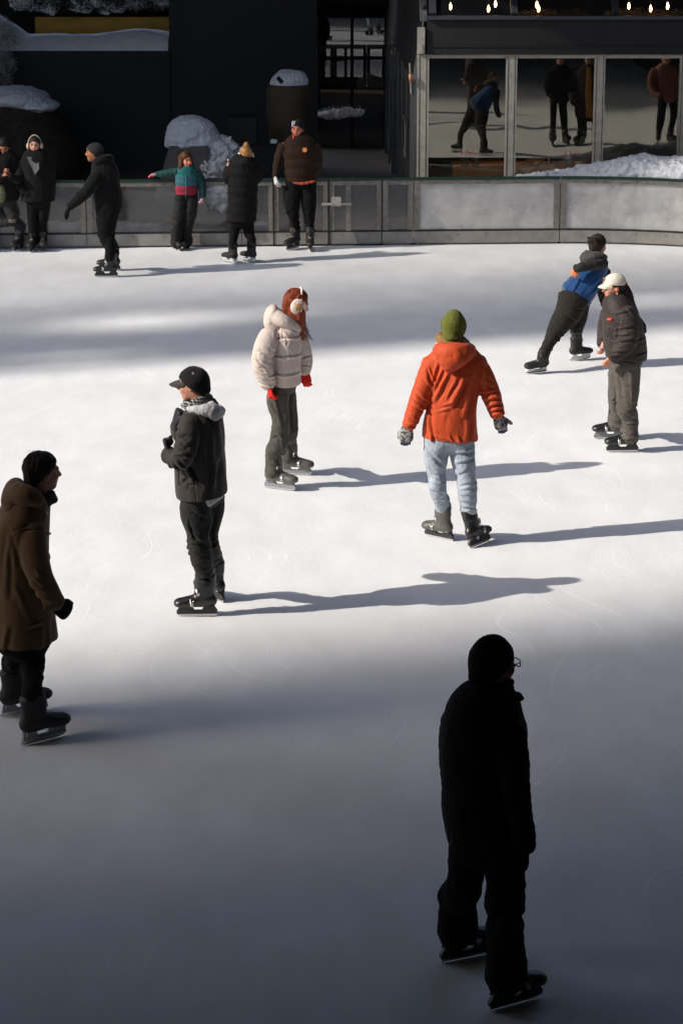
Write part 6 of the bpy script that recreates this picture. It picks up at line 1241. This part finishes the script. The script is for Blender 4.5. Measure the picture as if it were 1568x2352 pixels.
root = p.start('person in black with dark hair looking down at a phone at the far left', (52, 285, -.02), 186, 24, size=1.0, skin=(.42, .17, .09), torso=[thin(tor[1:], .75)], limbs=[thin(armA, .6), thin(armB, .6), thin(lgA), thin(lgB)],
    bts=BT, hands=[dict(w=p.pt(118, 588, -.27), d=(-.75, -.25, .35), palm=(.1, -.2, 1), thumb=1, size=.98, curl=.9), dict(w=p.pt(40, 592, -.27), d=(.7, -.25, .3), palm=(0, -.2, 1), thumb=-1, size=.95, curl=.9)], neck_to=(58, 360, 0))
s = Solid(.0085); p.torso(s, tor, both(drape(.011, 6, 2, 181), creases(.006, 8, 6, seed=182)), cap=.3, hem=(60, 862, 0), tilt=0); af = creases(.009, 11, 6, [(.5, .1, .8)], 183); p.L(s, armA, af, cap=.5); p.L(s, armB, af, cap=.5); jk = p.out('jacket', s, cloth('black_jacket', (.003, .003, .0032)))
s = Solid(.006); s.loft(ringpts(p.pt(55, 365, 0), .085, .09, 16, (0, 0.2)), [(.045, .028)]*16, k=.01); p.out('collar', s, BLK, parent=jk)
p.hair((.010, .008, .007), vol=1.08, seed=13); p.tousle((.010, .008, .007), 60, 13, .004)
RJ = cloth('ripped_dark_jeans', (.03, .03, .03), attr=True)
def rip(V, i):
    cc = np.full((len(V), 3), .024); z0 = p.pt(145, 1085)[2]; x0 = p.pt(145, 1085)[0]
    m = (np.abs(V[:, 2]-z0) < .022+.01*vnoise(V*60, 2)) & (np.abs(V[:, 0]-x0) < .05) & (V[:, 1] < .03); cc[m] = (.16, .15, .13); return cc
s = Solid(.0075); tf = creases(.009, 12, 5, [(.5, .12, .8), (.95, .1, 1.)], 185); p.pelvis(s, tor); p.leg(s, lgA, BT[0], tf, low=.22, r0=.058, r1=.06); p.leg(s, lgB, BT[1], tf, low=.22, r0=.058, r1=.06); p.out('ripped_jeans', s, RJ, rip)
p.boots(BT)
ph = empty('smartphone', p.o+p.pt(85, 572, -.33)); tag(ph, 'dark smartphone in the hands of the person at the far left', 'phone'); ph.rotation_euler = (R(35), 0, R(80)); phone(ph, False)
BG = empty('shoulder_bag', p.o+p.pt(5, 790, -.17)); tag(BG, 'olive patterned bag hanging at the hip of the person at the far left', 'bag')
s = Solid(.006); s.loft([(0, 0, .1), (.01, 0, 0), (0, 0, -.1)], [(.05, .03), (.065, .04), (.055, .04)], fold=creases(.006, 12, 12, seed=2)); V, Q, i = s.build()
mesh_obj('bag_body', V, Q, mat('olive_print', (.10, .11, .05), .8, var=.6, vscale=30), BG); v, f = tube([(-.03, .0, .1), (-.05, .03, .35), (.02, .06, .62)], .010, 6); mesh_obj('bag_strap', v, f, BLK, BG)

# ============ skaters outside the frame, seen only as reflections in the pavilion glass
def plain_skater(label, x, y, yaw, coat, trousers, long=False, scarf=None, hair_=(.02, .014, .01), lean=0.0):
    p = Person(None, None, (x, y, R(-yaw)))
    he = 1.0 if not long else .62
    tor = [(0, 1.52, 0, .07, .07), (0, 1.46, 0, .17, .11), (0, 1.36, 0, .22, .14), (0, 1.15, 0, .205, .15), (0, .95, 0, .21, .16), (0, he-.02, 0, .215, .165)]
    aA = [(-.23, 1.40, 0, .07), (-.29, 1.15, .0, .065), (-.27, .95, .1, .055), (-.2, .9, .2, .045)]; aB = [(-q[0], q[1], q[2]*(.3), q[3]) for q in aA]
    lA = [(-.10, .98, 0, .10), (-.11, .75, .01, .085), (-.12, .55, .02, .07), (-.12, .32, 0, .062)]; lB = [(.10, .98, 0, .10), (.12, .75, 0, .085), (.13, .55, .0, .07), (.13, .32, 0, .062)]
    root = p.start(label, (0, 1.68, .01), yaw, 0, torso=[thin(tor[1:], .8)], limbs=[thin(aA, .6), thin(aB, .6), thin(lA), thin(lB)], neck_to=(0, 1.5, 0))
    s = Solid(.01); rot = p.pt; p.L(s, tor, drape(.012, 6, 2, 3), cap=.3, side=np.array([math.sin(R(yaw)), math.cos(R(yaw)), 0])); 
    for a_ in (aA, aB): p.L(s, a_, creases(.008, 11, 6, seed=4), cap=.5)
    p.out('coat', s, coat); s = Solid(.01); p.pelvis(s, tor)
    for l_ in (lA, lB): p.L(s, l_, creases(.008, 11, 5, [(.95, .1, 1)], 5), cap=.3)
    p.out('trousers', s, trousers); p.hair(hair_, vol=1.05)
    for q, sx in ((aA[-1], -1), (aB[-1], 1)):
        s = Solid(.005); hand(s, p.pt(*q[:3]), p.pt(q[0], q[1]-.1, q[2]+.08)-p.pt(*q[:3]), p.pt(-sx, 0, 0)-p.pt(0, 0, 0), sx, 1, .6, 1.2); p.out('glove', s, BLK)
    if scarf is not None:
        s = Solid(.008); p.L(s, [(.05, 1.48, .14, .05, .02), (.07, 1.2, .17, .055, .02), (.06, .9, .18, .06, .02), (.07, .62, .18, .075, .02)], creases(.006, 9, 6, seed=9), cap=.3); p.out('scarf', s, scarf)
    add_boot(root, p.pt(-.13, 0, .03), yaw-12, 'hard'); add_boot(root, p.pt(.14, 0, .03), yaw+14, 'hard')
    return p
plain_skater('tall person in black, beyond the right edge, mirrored in the middle pavilion window', 4.2, 25.7, 10, BLK, BLK)
plain_skater('person in a long dark coat with an ochre scarf, mirrored in the middle pavilion window', 4.72, 25.9, -20, cloth('dark_plum_coat', (.02, .012, .012)), BLK, True, cloth('ochre_scarf', (.42, .17, .02)), (.1, .04, .015))
plain_skater('person in a rust fleece and black trousers, mirrored in the right pavilion window', 6.3, 25.4, 5, cloth('rust_fleece', (.20, .075, .05)), BLK, False, None, (.12, .05, .03))
